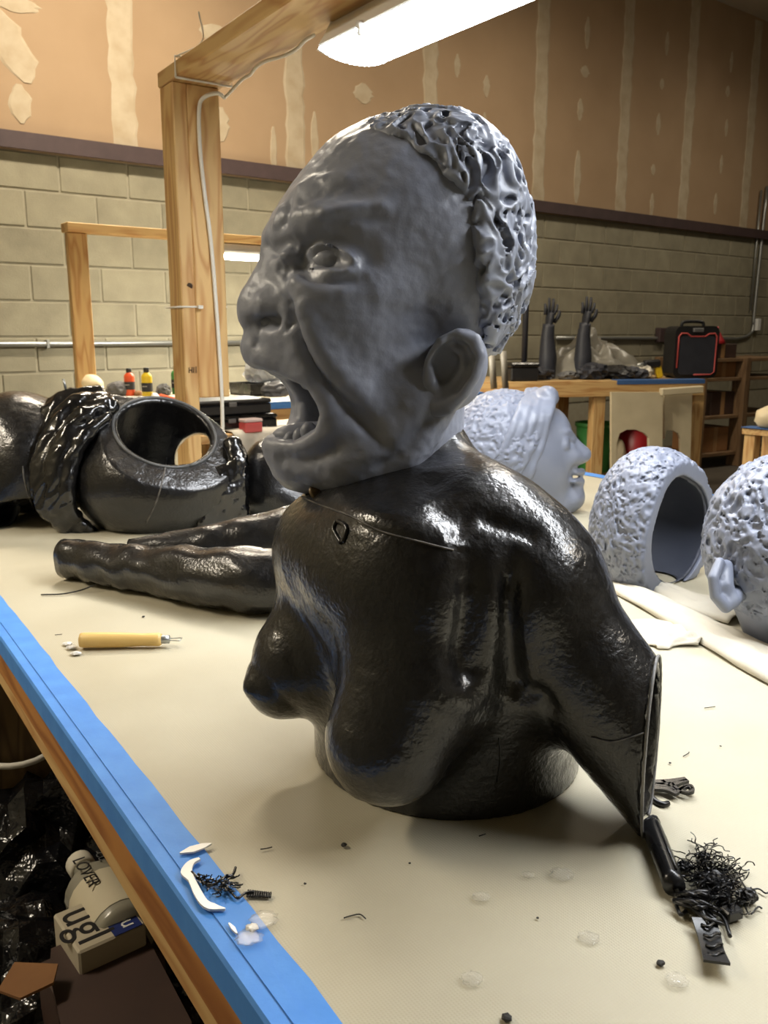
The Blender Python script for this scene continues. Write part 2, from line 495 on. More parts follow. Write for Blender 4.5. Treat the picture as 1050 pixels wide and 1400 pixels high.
# concrete blocks, laid in running bond
me_full = me_half = None
tj = wall_tz(79, 225)[0]
bl = box_bm(0.394, 0.03, 0.191, 0.004); me_b = bpy.data.meshes.new('concrete_block'); bl.to_mesh(me_b); bl.free(); me_b.materials.append(CMU)
zc_ = BANDZ - 0.1015; row = 0
while zc_ > 0.55:
    t = tj + (0.203 if row % 2 == 0 else 0.0) - 5 * 0.406
    while t < 9.9:
        if t > -1.0:
            far = t > 3.2 and zc_ < 0.6
            if not far:
                o = link('concrete_block', me_b, frame(wallp(t, zc_, -0.007), WD), wall_back)
        t += 0.406
    zc_ -= 0.203; row += 1
# joint compound: strips over the panel joints and dabs over the screws
def blob_strip(name, c, w, h, m, seed, wob=0.12, rows=16, lean=0.0, taper=0.0):
    r = random.Random(seed); V = []; F = []
    for i in range(rows + 1):
        v = i / rows
        k = 1.0
        if taper > 0: k = max(0.12, math.sin(math.pi * min(max(v, 0.03), 0.97)) ** taper)
        l = -w / 2 * k * (1 + r.uniform(-wob, wob)); q = w / 2 * k * (1 + r.uniform(-wob, wob)); y = (v - 0.5) * h
        sh = lean * y
        for (x, z) in ((l + sh, 0.0), (l * 0.8 + sh, 0.004), (q * 0.8 + sh, 0.004), (q + sh, 0.0)): V.append((x, -z, y))
    for i in range(rows):
        for k in range(3):
            a = i * 4 + k; F.append((a, a + 1, a + 5, a + 4))
    F.append((0, 1, 2, 3)); n = rows * 4; F.append((n + 3, n + 2, n + 1, n))
    return mesh_obj(name, V, F, m, frame(wallp(c[0], c[1], 0.0005), WD), wall_up)
zt = BANDZ + 0.09
strips = [(170, 150, .15), (403, 150, .15), (588, 150, .14), (738, 180, .15), (852, 200, .15), (938, 220, .15), (1022, 230, .15)]
for i, (px, py, w) in enumerate(strips):
    t, _ = wall_tz(px, py)
    blob_strip('joint_strip', (t, (zt + CEIL - 0.02) / 2), w, CEIL - zt - 0.04, MUD, 10 + i, 0.16, 30)
blob_strip('joint_strip', (wall_tz(36, 10)[0] - 1.35, (zt + CEIL) / 2), .15, CEIL - zt - .04, MUD, 61, .16, 30)
dabs = [(15, 62, 45, 90, 1.0), (28, 142, 24, 50, 0), (20, 5, 50, 22, 0), (295, 48, 40, 26, 0), (303, 170, 18, 44, 0), (291, 172, 20, 60, 0), (374, 205, 9, 60, 0), (497, 128, 26, 26, 0),
        (365, 25, 8, 40, 0), (430, 190, 10, 70, 0), (665, 118, 10, 28, 0), (662, 175, 9, 40, 0), (803, 45, 9, 40, 0), (800, 98, 15, 15, 0), (793, 150, 10, 28, 0), (789, 242, 12, 68, 0),
        (900, 170, 8, 28, 0), (893, 232, 8, 14, 0), (891, 281, 8, 32, 0), (993, 175, 6, 22, 0), (986, 225, 6, 24, 0), (978, 279, 7, 28, 0), (1000, 85, 6, 26, 0), (905, 115, 8, 14, 0), (912, 60, 7, 30, 0), (995, 125, 8, 14, 0), (625, 90, 9, 30, 0)]
for i, (px, py, w, h, ln) in enumerate(dabs):
    t, z = wall_tz(px, py); dzc = (wallp(t, z) - CAM).dot(FWD)
    blob_strip('screw_patch', (t, z), w * dzc / FPX * 1.25, h * dzc / FPX, MUD, 90 + i, 0.2, 9, -0.4 if ln else 0, 0.6)

# conduit along the wall
def wpt(px, py, out): return onplane(px, py, WO + WN * out, WN)
zcon = wall_tz(100, 470)[1]
cd = empty('wall_conduit', wallp(0, zcon, 0.03), 'thin grey metal conduit running level along the left block wall', 'conduit')
tube('pipe', [wallp(-2.0, zcon, 0.03), wallp(2.5, zcon, 0.03)], 0.016, METAL, cd, 10)
for t in (-0.6, 0.25, 1.1, 2.0):
    box('strap', (0.02, 0.05, 0.05), METAL, frame(wallp(t, zcon, 0.025), WD), cd, 0.004)
cr = empty('elbow_conduit', wpt(1020, 455, 0.03), 'grey conduit dropping down the wall and turning level beside a white box', 'conduit')
pth = [wpt(1049, 255, .03), wpt(1032, 420, .03), wpt(1030, 445, .03), wpt(1026, 456, .03), wpt(1012, 462, .03), wpt(980, 463, .03), wpt(760, 462, .03)]
tube('pipe', smooth_path(pth, 5), 0.017, METAL, cr, 8)
tube('pipe', [wpt(1041, 260, .03), wpt(1026, 425, .03)], 0.012, METAL, cr, 8)
t, z = wall_tz(1030, 444); box('switch_box', (0.07, 0.05, 0.13), WHITE, frame(wallp(t, z, 0.045), WD), cr, 0.006)
t, z = wall_tz(900, 458); box('junction_box', (0.14, 0.06, 0.14), STEEL, frame(wallp(t, z, 0.04), WD), cr, 0.006)

# ------------------------------------------------------------------ main work table
TA, TB = onz(20, 900, TZ), onz(366, 1400, TZ)
TD = (TA - TB).normalized(); TW = Vector((TD.y, -TD.x, 0))
def tp(t, w, z=TZ): return Vector((TB.x, TB.y, 0)) + TD * t + TW * w + Vector((0, 0, z))
TAPE_W = (onz(200, 1066, TZ) - TB).dot(TW)
TN, TF, TWID = -0.42, 2.20, 1.78
tbl = empty('work_table', tp(1.0, 0.9, 0), 'large pine work table edged with blue tape carrying the black bust', 'table')
PLY = mat('plywood', (190, 160, 110), 0.7, (170, 138, 92), 10)
box('table_top', (TF - TN, TWID, 0.024), PLY, frame(tp((TN + TF) / 2, TWID / 2, TZ - 0.0145), TD), tbl, 0.001)
for w in (0.0445, TWID - 0.0445):
    beam('apron_board', tp(TN, w, TZ - 0.046), tp(TF, w, TZ - 0.046), 0.089, 0.038, PINEW, tbl)
    beam('apron_board', tp(TN, w, TZ - 0.081), tp(TF, w, TZ - 0.081), 0.080, 0.030, PINE, tbl)
for t in (TN + 0.0445, 1.0, TF - 0.0445):
    beam('cross_board', tp(t, 0.09, TZ - 0.046), tp(t, TWID - 0.09, TZ - 0.046), 0.089, 0.038, PINEW, tbl)
for (t, w) in ((1.25, 0.075), (TF - 0.06, 0.06), (TN + 0.06, 0.06), (TN + 0.06, TWID - 0.06), (TF - 0.06, TWID - 0.06)):
    beam('leg', tp(t, w, 0.0), tp(t, w, TZ - 0.097), 0.105, 0.105, PINED, tbl, 0.004, TD)
def tape_strip(name, prof, t0, t1, parent, seed):
    """a strip folded over the table edge: prof = list of (w, z) across, with small waves along"""
    r = random.Random(seed); n = 60; V = []; F = []; k = len(prof)
    for i in range(n + 1):
        t = t0 + (t1 - t0) * i / n; j = r.uniform(-0.0012, 0.0012)
        for q, (w, z) in enumerate(prof):
            V.append(tp(t, w + (j if q == k - 1 else 0), z))
    for i in range(n):
        for q in range(k - 1):
            a = i * k + q; F.append((a, a + k, a + k + 1, a + 1))
    o = mesh_obj(name, [v - tp(0, 0, TZ) for v in V], F, BLUE, Matrix.Translation(tp(0, 0, TZ)), parent)
    md = o.modifiers.new('thick', 'SOLIDIFY'); md.thickness = 0.0004; md.offset = 1
    return o
tape_strip('blue_tape', [(-0.0012, TZ - 0.027), (-0.0012, TZ - 0.001), (0.001, TZ + 0.0016), (TAPE_W * 0.55, TZ + 0.0022), (TAPE_W, TZ + 0.0026)], TN, TF, tbl, 3)
tape_strip('blue_tape', [(0.012, TZ + 0.0030), (TAPE_W * 0.6, TZ + 0.0031)], TN, 1.1, tbl, 5)
tape_strip('blue_tape', [(TWID + 0.0012, TZ - 0.027), (TWID + 0.0012, TZ - 0.001), (TWID - 0.001, TZ + 0.0016), (TWID - 0.05, TZ + 0.0026)], TN, TF, tbl, 4)

# woven sheet over the table top
SHEET = mat('woven_sheet', (190, 183, 160), 0.55, (178, 170, 146), 5, contrast=0.35)
def weave(m, s=1700, strength=0.22):
    nt = m.node_tree; N = nt.nodes; Lk = nt.links
    tc = N.new('ShaderNodeTexCoord')
    out = []
    for axis in ('X', 'Y'):
        w = N.new('ShaderNodeTexWave'); w.wave_type = 'BANDS'; w.bands_direction = axis
        w.inputs['Scale'].default_value = s / 6.2832 * 0.5; w.inputs['Distortion'].default_value = 0.6
        Lk.new(tc.outputs['Object'], w.inputs['Vector']); out.append(w)
    mx = N.new('ShaderNodeMath'); mx.operation = 'MULTIPLY'
    Lk.new(out[0].outputs['Fac'], mx.inputs[0]); Lk.new(out[1].outputs['Fac'], mx.inputs[1])
    nz = N.new('ShaderNodeTexNoise'); nz.inputs['Scale'].default_value = 22; nz.inputs['Detail'].default_value = 3
    Lk.new(tc.outputs['Object'], nz.inputs['Vector'])
    ad = N.new('ShaderNodeMath'); ad.operation = 'MULTIPLY_ADD'; ad.inputs[1].default_value = 2.2
    Lk.new(nz.outputs['Fac'], ad.inputs[0]); Lk.new(mx.outputs[0], ad.inputs[2])
    bp = N.new('ShaderNodeBump'); bp.inputs['Strength'].default_value = strength; bp.inputs['Distance'].default_value = 0.0012
    Lk.new(ad.outputs[0], bp.inputs['Height'])
    Lk.new(bp.outputs[0], N['Principled BSDF'].inputs['Normal'])
weave(SHEET)
nx_, ny_ = 150, 90
gx = np.linspace(TN, TF, nx_); gy = np.linspace(0.006, TWID - 0.006, ny_)
GX, GY = np.meshgrid(gx, gy, indexing='ij')
pn = np.stack([GX.ravel() * 4, GY.ravel() * 4, np.zeros(GX.size)], 1)
hz = 0.0006 * noise3(pn) + 0.0005 * noise3(pn * 3 + 9)
# a few long creases where the sheet was folded
for (t0, w0, a, amp) in ((0.75, 0.35, 0.5, .0012), (0.35, 0.55, 0.9, .001), (1.3, 0.6, 0.25, .0012)):
    d = (GX.ravel() - t0) * math.cos(a) - (GY.ravel() - w0) * math.sin(a)
    hz += amp * np.exp(-(d / 0.012) ** 2)
hz *= np.clip((GY.ravel() - 0.03) / 0.05, 0, 1)
cen_t = tp(0, 0, TZ)
Vs = np.stack([GX.ravel(), GY.ravel() * -1, hz], 1)
ids = np.arange(nx_ * ny_).reshape(nx_, ny_)
Q = np.stack([ids[:-1, :-1], ids[:-1, 1:], ids[1:, 1:], ids[1:, :-1]], -1).reshape(-1, 4)
sheet = mesh_obj('table_sheet', Vs, Q, SHEET, frame(tp(0, 0, TZ + 0.0012), TD), None, True)
tag(sheet, 'cream woven plastic sheet spread over the blue taped work table', 'table cover')
SHZ = TZ + 0.0018       # height of the sheet surface

# ------------------------------------------------------------------ light frame and hanging tube light
zc_post = 2.25
pl = wp(245, 330, zc_post)               # left edge of the narrow board
ztop = wp(240, 122, zc_post).z
lf = empty('light_frame', (pl.x, pl.y, TZ), 'tall pine post with overhead beam that carries the lit tube light', 'frame')
n0 = Vector((pl.x, pl.y, 0))
c1 = n0 + TW * 0.019 + TD * 0.045; c2 = n0 + TW * (0.038 + 0.0445) + TD * 0.019
zb = wp(282, 548, zc_post).z
beam('post', c1 + Vector((0, 0, TZ + 0.002)), c1 + Vector((0, 0, ztop)), 0.038, 0.089, PINE, lf, 0.003, TD)
pb = beam('post_board', c2 + Vector((0, 0, zb)), c2 + Vector((0, 0, ztop)), 0.089, 0.038, PINE, lf, 0.003, TD)
bs = n0 + TW * 0.066 + Vector((0, 0, ztop + 0.019))
bmv = beam('beam', bs + TD * 0.09, bs - TD * 2.3, 0.14, 0.038, PINE, lf, 0.003)
INK = mat('pencil_mark', (60, 46, 30), 0.8)
# carpenter's pencil mark H||
pc = c2 - TD * 0.0195
def on_board(px, py): return onplane(px, py, pc, TD)
def mark(pts):
    tube('pencil_mark', [on_board(*q) - TD * 0.0004 for q in pts], 0.0011, INK, lf, 5)
for seg in ([(258.5, 502), (258.5, 510)], [(258.5, 506), (262.5, 506)], [(262.5, 502), (262.5, 510)], [(265, 502), (265, 510)], [(268, 501), (268, 510)]): mark(seg)
tube('knot', [on_board(259, 392) - TD * 0.0003, on_board(260, 390) + TD * 0.004], 0.008, INK, lf, 12)
# white cord and ties on the post
cp = [on_board(303, 136) - TD * .02, on_board(290, 131) - TD * .03, on_board(276, 135) - TD * .012, on_board(271, 150) - TD * .006, on_board(272, 200) - TD * .006, on_board(278, 260) - TD * .006, on_board(287, 330) - TD * .006,
      on_board(293, 400) - TD * .006, on_board(298, 470) - TD * .006, on_board(302, 540) - TD * .006, on_board(304, 600) - TD * .004, on_board(306, 660) - TD * .004]
cdr = empty('lamp_cord', cp[-1], 'white electric cord tied to the pine post and beam', 'cord')
tube('cord', smooth_path(cp, 6), 0.0052, CORD, cdr, 8)
zt_ = on_board(280, 420).z
rc = (c1 + c2) / 2
tie = []
for (a, b) in ((-0.067, -0.041), (0.067, -0.031), (0.067, 0.030), (-0.067, 0.074), (-0.067, -0.041)):
    q = n0 + TW * (0.0635 + a) + TD * (0.040 + b); tie.append(Vector((q.x, q.y, zt_ + (0.002 if a > 0 else 0))))
tube('zip_tie', tie, 0.0028, CORD, cdr, 6)
box('tie_head', (0.014, 0.009, 0.009), CORD, frame(on_board(272, 420) - TD * 0.010, TW), cdr, 0.001)
wire_hi = bs - TD * 0.05
loop = []
for a, z in ((-0.075, -0.024), (-0.075, 0.024), (0.075, 0.024), (0.075, -0.024), (-0.075, -0.024)):
    q = wire_hi + TW * a; loop.append(Vector((q.x, q.y, bs.z + z)))
tube('wire_loop', loop, 0.0028, CORD, cdr, 6)
tube('wire_tail', smooth_path([wire_hi + TW * -.07 + Vector((0, 0, .024)), wire_hi + TW * -.04 + TD * -.09 + Vector((0, 0, .04)), wire_hi + TW * -.05 + TD * -.10 + Vector((0, 0, .10))], 6), 0.0022, CORD, cdr, 6)
under = [on_board(303, 136) - TD * .02]
for k in range(1, 9):
    q = bs - TD * (0.09 + k * 0.055) + TW * (0.05 + 0.008 * math.sin(k * 1.3)); under.append(Vector((q.x, q.y, bs.z - 0.027 - 0.006 * abs(math.sin(k * 0.9)))))
tube('cord', smooth_path(under, 5), 0.004, CORD, cdr, 8)

def tube_light(name, A, B, wid, strength, label, colr=(1, 0.97, 0.92), hang=0.18, side=None):
    """wrap fixture from A to B (centre of its underside); the ribbed lens glows"""
    A, B = Vector(A), Vector(B); M = frame((A + B) / 2, B - A); L = (B - A).length
    root = empty(name, (A + B) / 2, label, 'light')
    prof = [(-wid / 2, 0.012), (-wid * 0.30, 0.060), (wid * 0.30, 0.060), (wid / 2, 0.012), (wid / 2 - 0.004, 0.010), (wid * 0.28, 0.055), (-wid * 0.28, 0.055), (-wid / 2 + 0.004, 0.010)]
    V = []; F = []
    for x in (-L / 2, L / 2):
        for (y, z) in prof: V.append((x, y, z))
    k = len(prof)
    for i in range(k): F.append((i, (i + 1) % k, k + (i + 1) % k, k + i))
    mesh_obj('housing', V, F, WHITE, M, root)
    for sx in (-1, 1):
        prism('end_cap', [(-wid / 2, 0.004), (-wid * 0.30, 0.063), (wid * 0.30, 0.063), (wid / 2, 0.004), (wid * .3, -0.006), (-wid * .3, -0.006)], 0.006, WHITE,
              M @ Matrix(((0, 0, 1, sx * (L / 2 + 0.003)), (1, 0, 0, 0), (0, 1, 0, 0), (0, 0, 0, 1))), root)
    LENS = mat('lit_lens', (255, 255, 255), 0.4, emit=(colr, strength))
    V = []; F = []; n = 26
    for i in range(n + 1):
        y = -wid / 2 + 0.005 + (wid - 0.01) * i / n
        z = 0.010 - 0.022 * math.sqrt(max(0, 1 - (2 * i / n - 1) ** 2)) + (0.0012 if i % 2 else 0)
        V.append((-L / 2, y, z)); V.append((L / 2, y, z))
    for i in range(n): F.append((2 * i, 2 * i + 2, 2 * i + 3, 2 * i + 1))
    mesh_obj('lens', V, F, LENS, M, root)
    if hang:
        for sx in (-0.42, 0.42):
            p = M @ Vector((sx * L, 0, 0.06)); tube('hanger_wire', [p, p + Vector((0, 0, hang))], 0.0018, CORD, root, 5)
    return root, M, L
la = wp(482, 80, 1.80); lb = la - TD * 2.0 + Vector((0, 0, -0.04))
LW = 0.165
r_, lampM, lampL = tube_light('tube_light', la, lb, LW, LAMP_MAIN, 'long white wrap tube light glowing under the pine beam', (0.93, 0.96, 1.0), 0)
hw = la + TW * -0.03 - TD * 0.06
tube('hanger_wire', [hw + Vector((0, 0, 0.05)), Vector((hw.x, hw.y, bs.z - 0.018))], 0.002, CORD, r_, 5)
ck = wp(581, 84, 1.70)
lathe('pull_knob', [(0.004, -.012), (0.006, -.008), (0.004, -.002), (0.008, .004), (0.008, .012)], WHITE, Matrix.Translation(lampM @ Vector((-lampL / 2 + 0.16, -LW / 2 - 0.001, 0.004))), r_, 10)

# wall bench light and its frame
zbk = 3.95
NB = wp(105, 515, zbk)
BZ = wp(200, 546, 3.80).z
# fill lights added out of view to brighten the bust, room and walls
FILL_LIGHTS = [((-2.0, 0.1), (-1.6, 1.25), 2.25, 0.8, 'left of the work table'), ((-1.9, -2.2), (-0.7, -1.9), 2.9, 0.8, 'behind the work table'),
        ((2.6, 0.2), (3.4, 1.1), 2.9, 0.5, 'right of the work table')]
for t, out, k, lb_ in ((0.5, 1.5, 1.9, 'in front of the left block wall'), (3.6, 1.7, 0.55, 'in front of the middle block wall'), (6.6, 1.9, 0.35, 'in front of the far block wall')):
    a, b = wallp(t - 0.6, 0, out), wallp(t + 0.6, 0, out); FILL_LIGHTS.append(((a.x, a.y), (b.x, b.y), 3.75, k, lb_))
for a, b, z, k, lb_ in FILL_LIGHTS:
    tube_light('fill_light', (a[0], a[1], z), (b[0], b[1], z), 0.24, LAMP_FILL * k, 'added fill light hanging out of view ' + lb_, (1.0, 0.88, 0.70), CEIL - z - 0.05)
# ------------------------------------------------------------------ the bust
BASE = onz(608, 1026, TZ)
bust = empty('sculpture_bust', (BASE.x, BASE.y, SHZ), 'black glossy female bust with a grey screaming head on the work table', 'sculpture')

# ---- head: modelled in its own frame (f forward, s to its left, u up)
HF = Frame(wp(545, 400, 0.90), math.radians(17))
H = HF.hp
S = SDF((-0.20, -0.15, -0.24), (0.22, 0.155, 0.21), 0.0026)
S.ell(H(552, 330), (.122, .111, .121), 0.02)                       # cranium
S.ell(H(615, 395), (.072, .098, .085), 0.03)                       # back of the skull
S.ell(H(475, 335), (.062, .084, .062), 0.025)                       # forehead
S.ell(H(462, 440), (.082, .082, .125), 0.04)                       # middle of the face
S.ell(H(478, 415, .058), (.052, .034, .042), 0.03, sym=True)       # cheekbones
S.ell(H(408, 460), (.044, .050, .044), 0.03)                       # upper jaw
S.cap([H(588, 545, .080), H(545, 605, .072), H(472, 634, .044), H(420, 628, .012)], [.028, .030, .030, .030], 0.03, sym=True)
S.ell(H(418, 627), (.030, .038, .024), 0.02)                      # chin
S.ell(H(500, 545, .046), (.070, .036, .085), 0.035, sym=True)      # stretched cheek
S.ell(H(530, 560), (.070, .070, .070), 0.03)
S.cap([H(548, 520), H(548, 690)], .067, 0.012)                      # neck
S.ell(H(456, 306, .04), (.042, .042, .022), 0.025, sym=True)        # brow
S.cap([H(385, 326, .012), H(420, 306, .040), H(490, 308, .080)], [.012, .014, .010], 0.016, sym=True)
S.ell(H(392, 326), (.016, .026, .018), 0.015)
S.ell(H(440, 354, .064), (.020, .020, .012), 0.022, 'sub', sym=True)
S.ell(H(414, 362, .030), (.022, .018, .020), 0.02, sym=True)   # eye sockets
S.ell(H(455, 358, .054), (.026, .027, .021), 0.006, sym=True)      # eyes
S.cap([H(390, 345), H(374, 383), H(357, 410), H(353, 428)], [.015, .019, .021, .018], 0.016)  # nose
S.ell(H(355, 427), (.019, .024, .017), 0.014)
S.ell(H(383, 421, .028), (.026, .019, .020), 0.009, sym=True)      # wings of the nose
S.cap([H(352, 441, .010), H(372, 441, .020), H(384, 438, .024)], [.006, .009, .006], 0.006, 'sub', sym=True)
# mouth: cavity, then the lips as one loop round it
S.cap([H(356, 520, 0), H(368, 555, 0), H(384, 590, 0)], [.030, .042, .024], 0.006, 'sub')
S.cap([H(390, 528, .018), H(412, 555, .034), H(412, 592, .022)], [.030, .036, .022], 0.008, 'sub', sym=True)
S.ell(H(440, 555), (.075, .048, .042), 0.008, 'sub')
S.cap([H(352, 480, 0), H(359, 487, .018), H(390, 496, .038), H(424, 516, .053), H(454, 560, .057), H(444, 594, .052), H(412, 617, .036), H(386, 616, .016), H(380, 616, 0)],
      [.014, .012, .010, .009, .010, .010, .011, .012, .012], 0.012, sym=True)
S.cap([H(352, 470, 0), H(358, 463, .010)], [.009, .008], 0.012, sym=True)
S.ell(H(405, 606), (.034, .024, .012), 0.008)                      # tongue root
# throat stays closed; the neck is cut to drop into the torso collar
S.plane(H(560, 672), (0, 0, -1))
# the finished head sits on the neck of the torso, a little nearer than it was laid out
HK = 0.82 / 0.90
HM = Matrix.Translation(wp(545, 400, 0.82)) @ HF.M.to_3x3().to_4x4() @ Matrix.Scale(HK, 4)
P, Q = S.mesh(); P = relax(P, Q, 1, 0.4)
hit = caster(P, Q, HF)
def st(pts, sig, amp, both=False):
    global P
    pp = [hit(*q) for q in pts]
    N_ = vnormals(P, Q)
    P = stroke(P, N_, pp, sig, amp)
    if both:
        mp_ = [Vector((p.x, -p.y, p.z)) for p in pp if p is not None]
        P = stroke(P, N_, mp_, sig, amp)
# folds of the face, pressed and raised along drawn lines
st([(395, 408), (404, 440), (420, 480), (446, 520), (490, 570), (538, 622)], .0055, -.0085, True)
st([(402, 395), (418, 440), (440, 480), (475, 520), (520, 570)], .010, .0065, True)
st([(390, 470), (420, 505), (448, 545), (455, 590)], .008, .004, True)
st([(372, 622), (400, 630), (440, 622), (470, 600)], .006, -.006, True)
st([(420, 350), (436, 338), (455, 335), (478, 348), (490, 364)], .0035, .0055, True)     # upper lid
st([(420, 366), (440, 373), (465, 374), (486, 366)], .0035, .005, True)                  # lower lid
st([(408, 372), (430, 386), (460, 388), (490, 380)], .004, -.004, True)
st([(392, 385), (420, 390), (450, 398), (485, 395)], .006, .0045, True)
st([(415, 360), (400, 366), (385, 366)], .004, -.0055, True)
st([(380, 350), (400, 348), (415, 352)], .004, .004, True)
st([(372, 338), (392, 332), (410, 340)], .0035, -.005, True)
st([(375, 362), (390, 376), (392, 392)], .004, -.004, True)
st([(440, 345), (448, 352), (450, 364)], .0028, -.0012)
st([(455, 345), (462, 355), (463, 366)], .0028, .0015)
st([(440, 318), (470, 322), (500, 345), (512, 372)], .008, -.005, True)
st([(430, 296), (460, 288), (500, 282), (545, 284)], .005, .0045, True)                  # brow wrinkles
st([(430, 306), (470, 300), (520, 298)], .004, -.003, True)
st([(385, 312), (392, 290), (398, 270)], .004, -.004)
st([(376, 316), (380, 295), (386, 280)], .004, .003)
st([(400, 262), (440, 246), (490, 240)], .007, .003, True)
st([(400, 280), (440, 266), (500, 262)], .006, -.003, True)
st([(360, 330), (370, 342), (384, 348)], .004, -.005, True)
st([(386, 408), (398, 420), (398, 440), (388, 450)], .0035, -.006, True)                 # round the wing of the nose
st([(352, 462), (348, 476)], .004, -.003)
st([(346, 443), (360, 441), (382, 437)], .0045, -.013, True)
st([(560, 300), (580, 340), (575, 400), (560, 450)], .018, -.004, True)                  # temple
st([(500, 400), (540, 392), (580, 420)], .014, .004, True)
st([(540, 470), (560, 520), (552, 570)], .012, .003)
st([(598, 566), (572, 596), (545, 626), (505, 645)], .006, -.007, True)
N_ = vnormals(P, Q)
P = P + N_ * (0.0012 * noise3(P * 38) + 0.0007 * noise3(P * 110))[:, None]
head = mesh_obj('head', P, Q, GREY, HM, bust, True)

# ---- teeth and tongue lumps
def lump(name, c, r, m, fr, parent, seed=0, seg=14):
    V = []; F = []; rings = 9
    rr = random.Random(seed); ph = rr.uniform(0, 6)
    for i in range(rings + 1):
        th = math.pi * i / rings
        for k in range(seg):
            a = 2 * math.pi * k / seg; w = 1 + 0.10 * math.sin(2 * a + ph) * math.sin(th)
            V.append((c[0] + r[0] * w * math.sin(th) * math.cos(a), c[1] + r[1] * w * math.sin(th) * math.sin(a), c[2] + r[2] * math.cos(th)))
    for i in range(rings):
        for k in range(seg):
            a = i * seg + k; b = i * seg + (k + 1) % seg; F.append((a, a + seg, b + seg, b))
    return mesh_obj(name, V, F, m, HM, parent, True)
for i, (px, py, s_) in enumerate([(390, 606, .008), (398, 603, .020), (410, 598, .030), (422, 590, .038), (390, 606, -.008), (398, 603, -.02)]):
    lump('tooth', H(px, py, s_), (.008, .0075, .010), GREY, HF, head, i)
for i, (px, py, s_) in enumerate([(404, 508, .024), (420, 522, .035), (388, 500, .010), (388, 500, -.010)]):
    lump('tooth', H(px, py, s_), (.007, .007, .008), GREY, HF, head, i + 9)
for sd_ in (1, -1):
    e_c = H(456, 357, .065); e_c.y *= sd_
    lump('eyeball', e_c, (.021, .019, .015), GREY, HF, head, 40)
lump('tongue', H(425, 592, .002), (.040, .022, .012), GREY, HF, head, 31)

# ---- ear
E = SDF((-0.12, 0.05, -0.14), (0.02, 0.165, 0.02), 0.0017)
def ear(px, py, s_): return H(px, py, s_)
rim = [ear(592, 520, .098), ear(594, 494, .106), ear(606, 470, .112), ear(628, 459, .117), ear(648, 466, .122), ear(654, 486, .125), ear(647, 512, .124), ear(632, 536, .119), ear(612, 553, .110), ear(596, 556, .101)]
E.cap(rim, [.006, .0062, .0068, .0072, .0076, .0076, .0074, .0074, .0090, .0095], 0.004)
E.ell(ear(624, 505, .101), (.030, .010, .040), 0.012, rot=Matrix.Rotation(-0.38, 3, 'Y'))
E.cap([ear(620, 500, .085), ear(615, 520, .080)], .028, 0.012)
E.ell(ear(609, 506, .115), (.017, .016, .030), 0.006, 'sub', rot=Matrix.Rotation(-0.5, 3, 'Y'))
E.cap([ear(618, 474, .109), ear(634, 484, .112), ear(635, 505, .112), ear(622, 526, .108), ear(603, 537, .104)], [.003, .0042, .005, .005, .0042], 0.007)
E.cap([ear(588, 508, .102), ear(590, 524, .104), ear(596, 532, .103)], [.004, .0062, .004], 0.006)
E.ell(ear(628, 480, .121), (.016, .0055, .008), 0.005, 'sub', rot=Matrix.Rotation(-0.8, 3, 'Y'))
E.cap([ear(645, 490, .126), ear(640, 512, .124), ear(624, 532, .119)], .0035, 0.004, 'sub')
Pe, Qe = E.mesh(); Pe = relax(Pe, Qe, 2, 0.5)
mesh_obj('ear', Pe, Qe, GREY, HM, head, True)
# the far ear, mirrored
Pm = Pe.copy(); Pm[:, 1] *= -1
mesh_obj('ear', Pm, Qe[:, ::-1].copy(), GREY, HM, head, True)

# ---- hair: a thick cap of modelled curls behind the hairline
G = SDF((-0.205, -0.145, -0.12), (0.10, 0.15, 0.225), 0.0023)
G.ell(H(552, 330), (.121, .114, .119), 0.02)
G.ell(H(607, 378), (.073, .102, .098), 0.03)
G.ell(H(592, 270), (.075, .090, .070), 0.03)
line = [H(462, 130, 0), H(492, 192, .01), H(540, 202, .05), H(592, 245, .075), H(632, 285, .092), (H(640, 330, .1)), H(648, 380, .1), H(657, 430, .1), H(664, 474, .1), H(664, 520, .1)]
pl2 = np.array([(p.x, p.z) for p in line], np.float32)
def side_of(PX, PZ):
    """signed distance to the hairline in the f-u plane, positive in front"""
    d = np.full(PX.shape, 9.0, np.float32); sg = np.ones(PX.shape, np.float32)
    for i in range(len(pl2) - 1):
        a, b = pl2[i], pl2[i + 1]; ab = b - a
        t = np.clip(((PX - a[0]) * ab[0] + (PZ - a[1]) * ab[1]) / (ab @ ab), 0, 1)
        di = np.hypot(PX - a[0] - t * ab[0], PZ - a[1] - t * ab[1])
        cr_ = (PX - a[0]) * ab[1] - (PZ - a[1]) * ab[0]
        m = di < d; d = np.where(m, di, d); sg = np.where(m, np.where(cr_ < 0, 1.0, -1.0), sg)
    return d * sg
X2, Z2 = np.meshgrid(G.ax[0], G.ax[2], indexing='ij')
front = side_of(X2, Z2)
sgn = side_of(np.array([H(420, 420).x]), np.array([H(420, 420).z]))[0]
if sgn < 0: front = -front
m = np.abs(G.V) < 0.03
pts = G.points(m)
G.V[m] -= 0.0135 * curls(pts, 50.0, 0.70) - 0.0015
thin = np.clip((G.ax[0] - H(600, 300).x) / 0.06, 0, 1) * 0.0065
G.V += thin[:, None, None].astype(np.float32)
wv = 0.006 * noise3(np.stack([X2.ravel() * 50, np.zeros(X2.size), Z2.ravel() * 50], 1)).reshape(X2.shape)
fd = np.broadcast_to((front + wv)[:, None, :], G.V.shape)
G._mix((slice(None),) * 3, fd.astype(np.float32), 'and', 0.012)
G.plane(H(640, 478), (0.25, 0, -1))
Pg, Qg = G.mesh()
hair = mesh_obj('hair', Pg, Qg, GREYH, HM, head, True)

# ---- torso
TFm = Frame((BASE.x, BASE.y, TZ), math.radians(40))
B = TFm.hp; Z = TFm.zc
S = SDF((-0.22, -0.24, -0.012), (0.26, 0.34, 0.46), 0.0036)
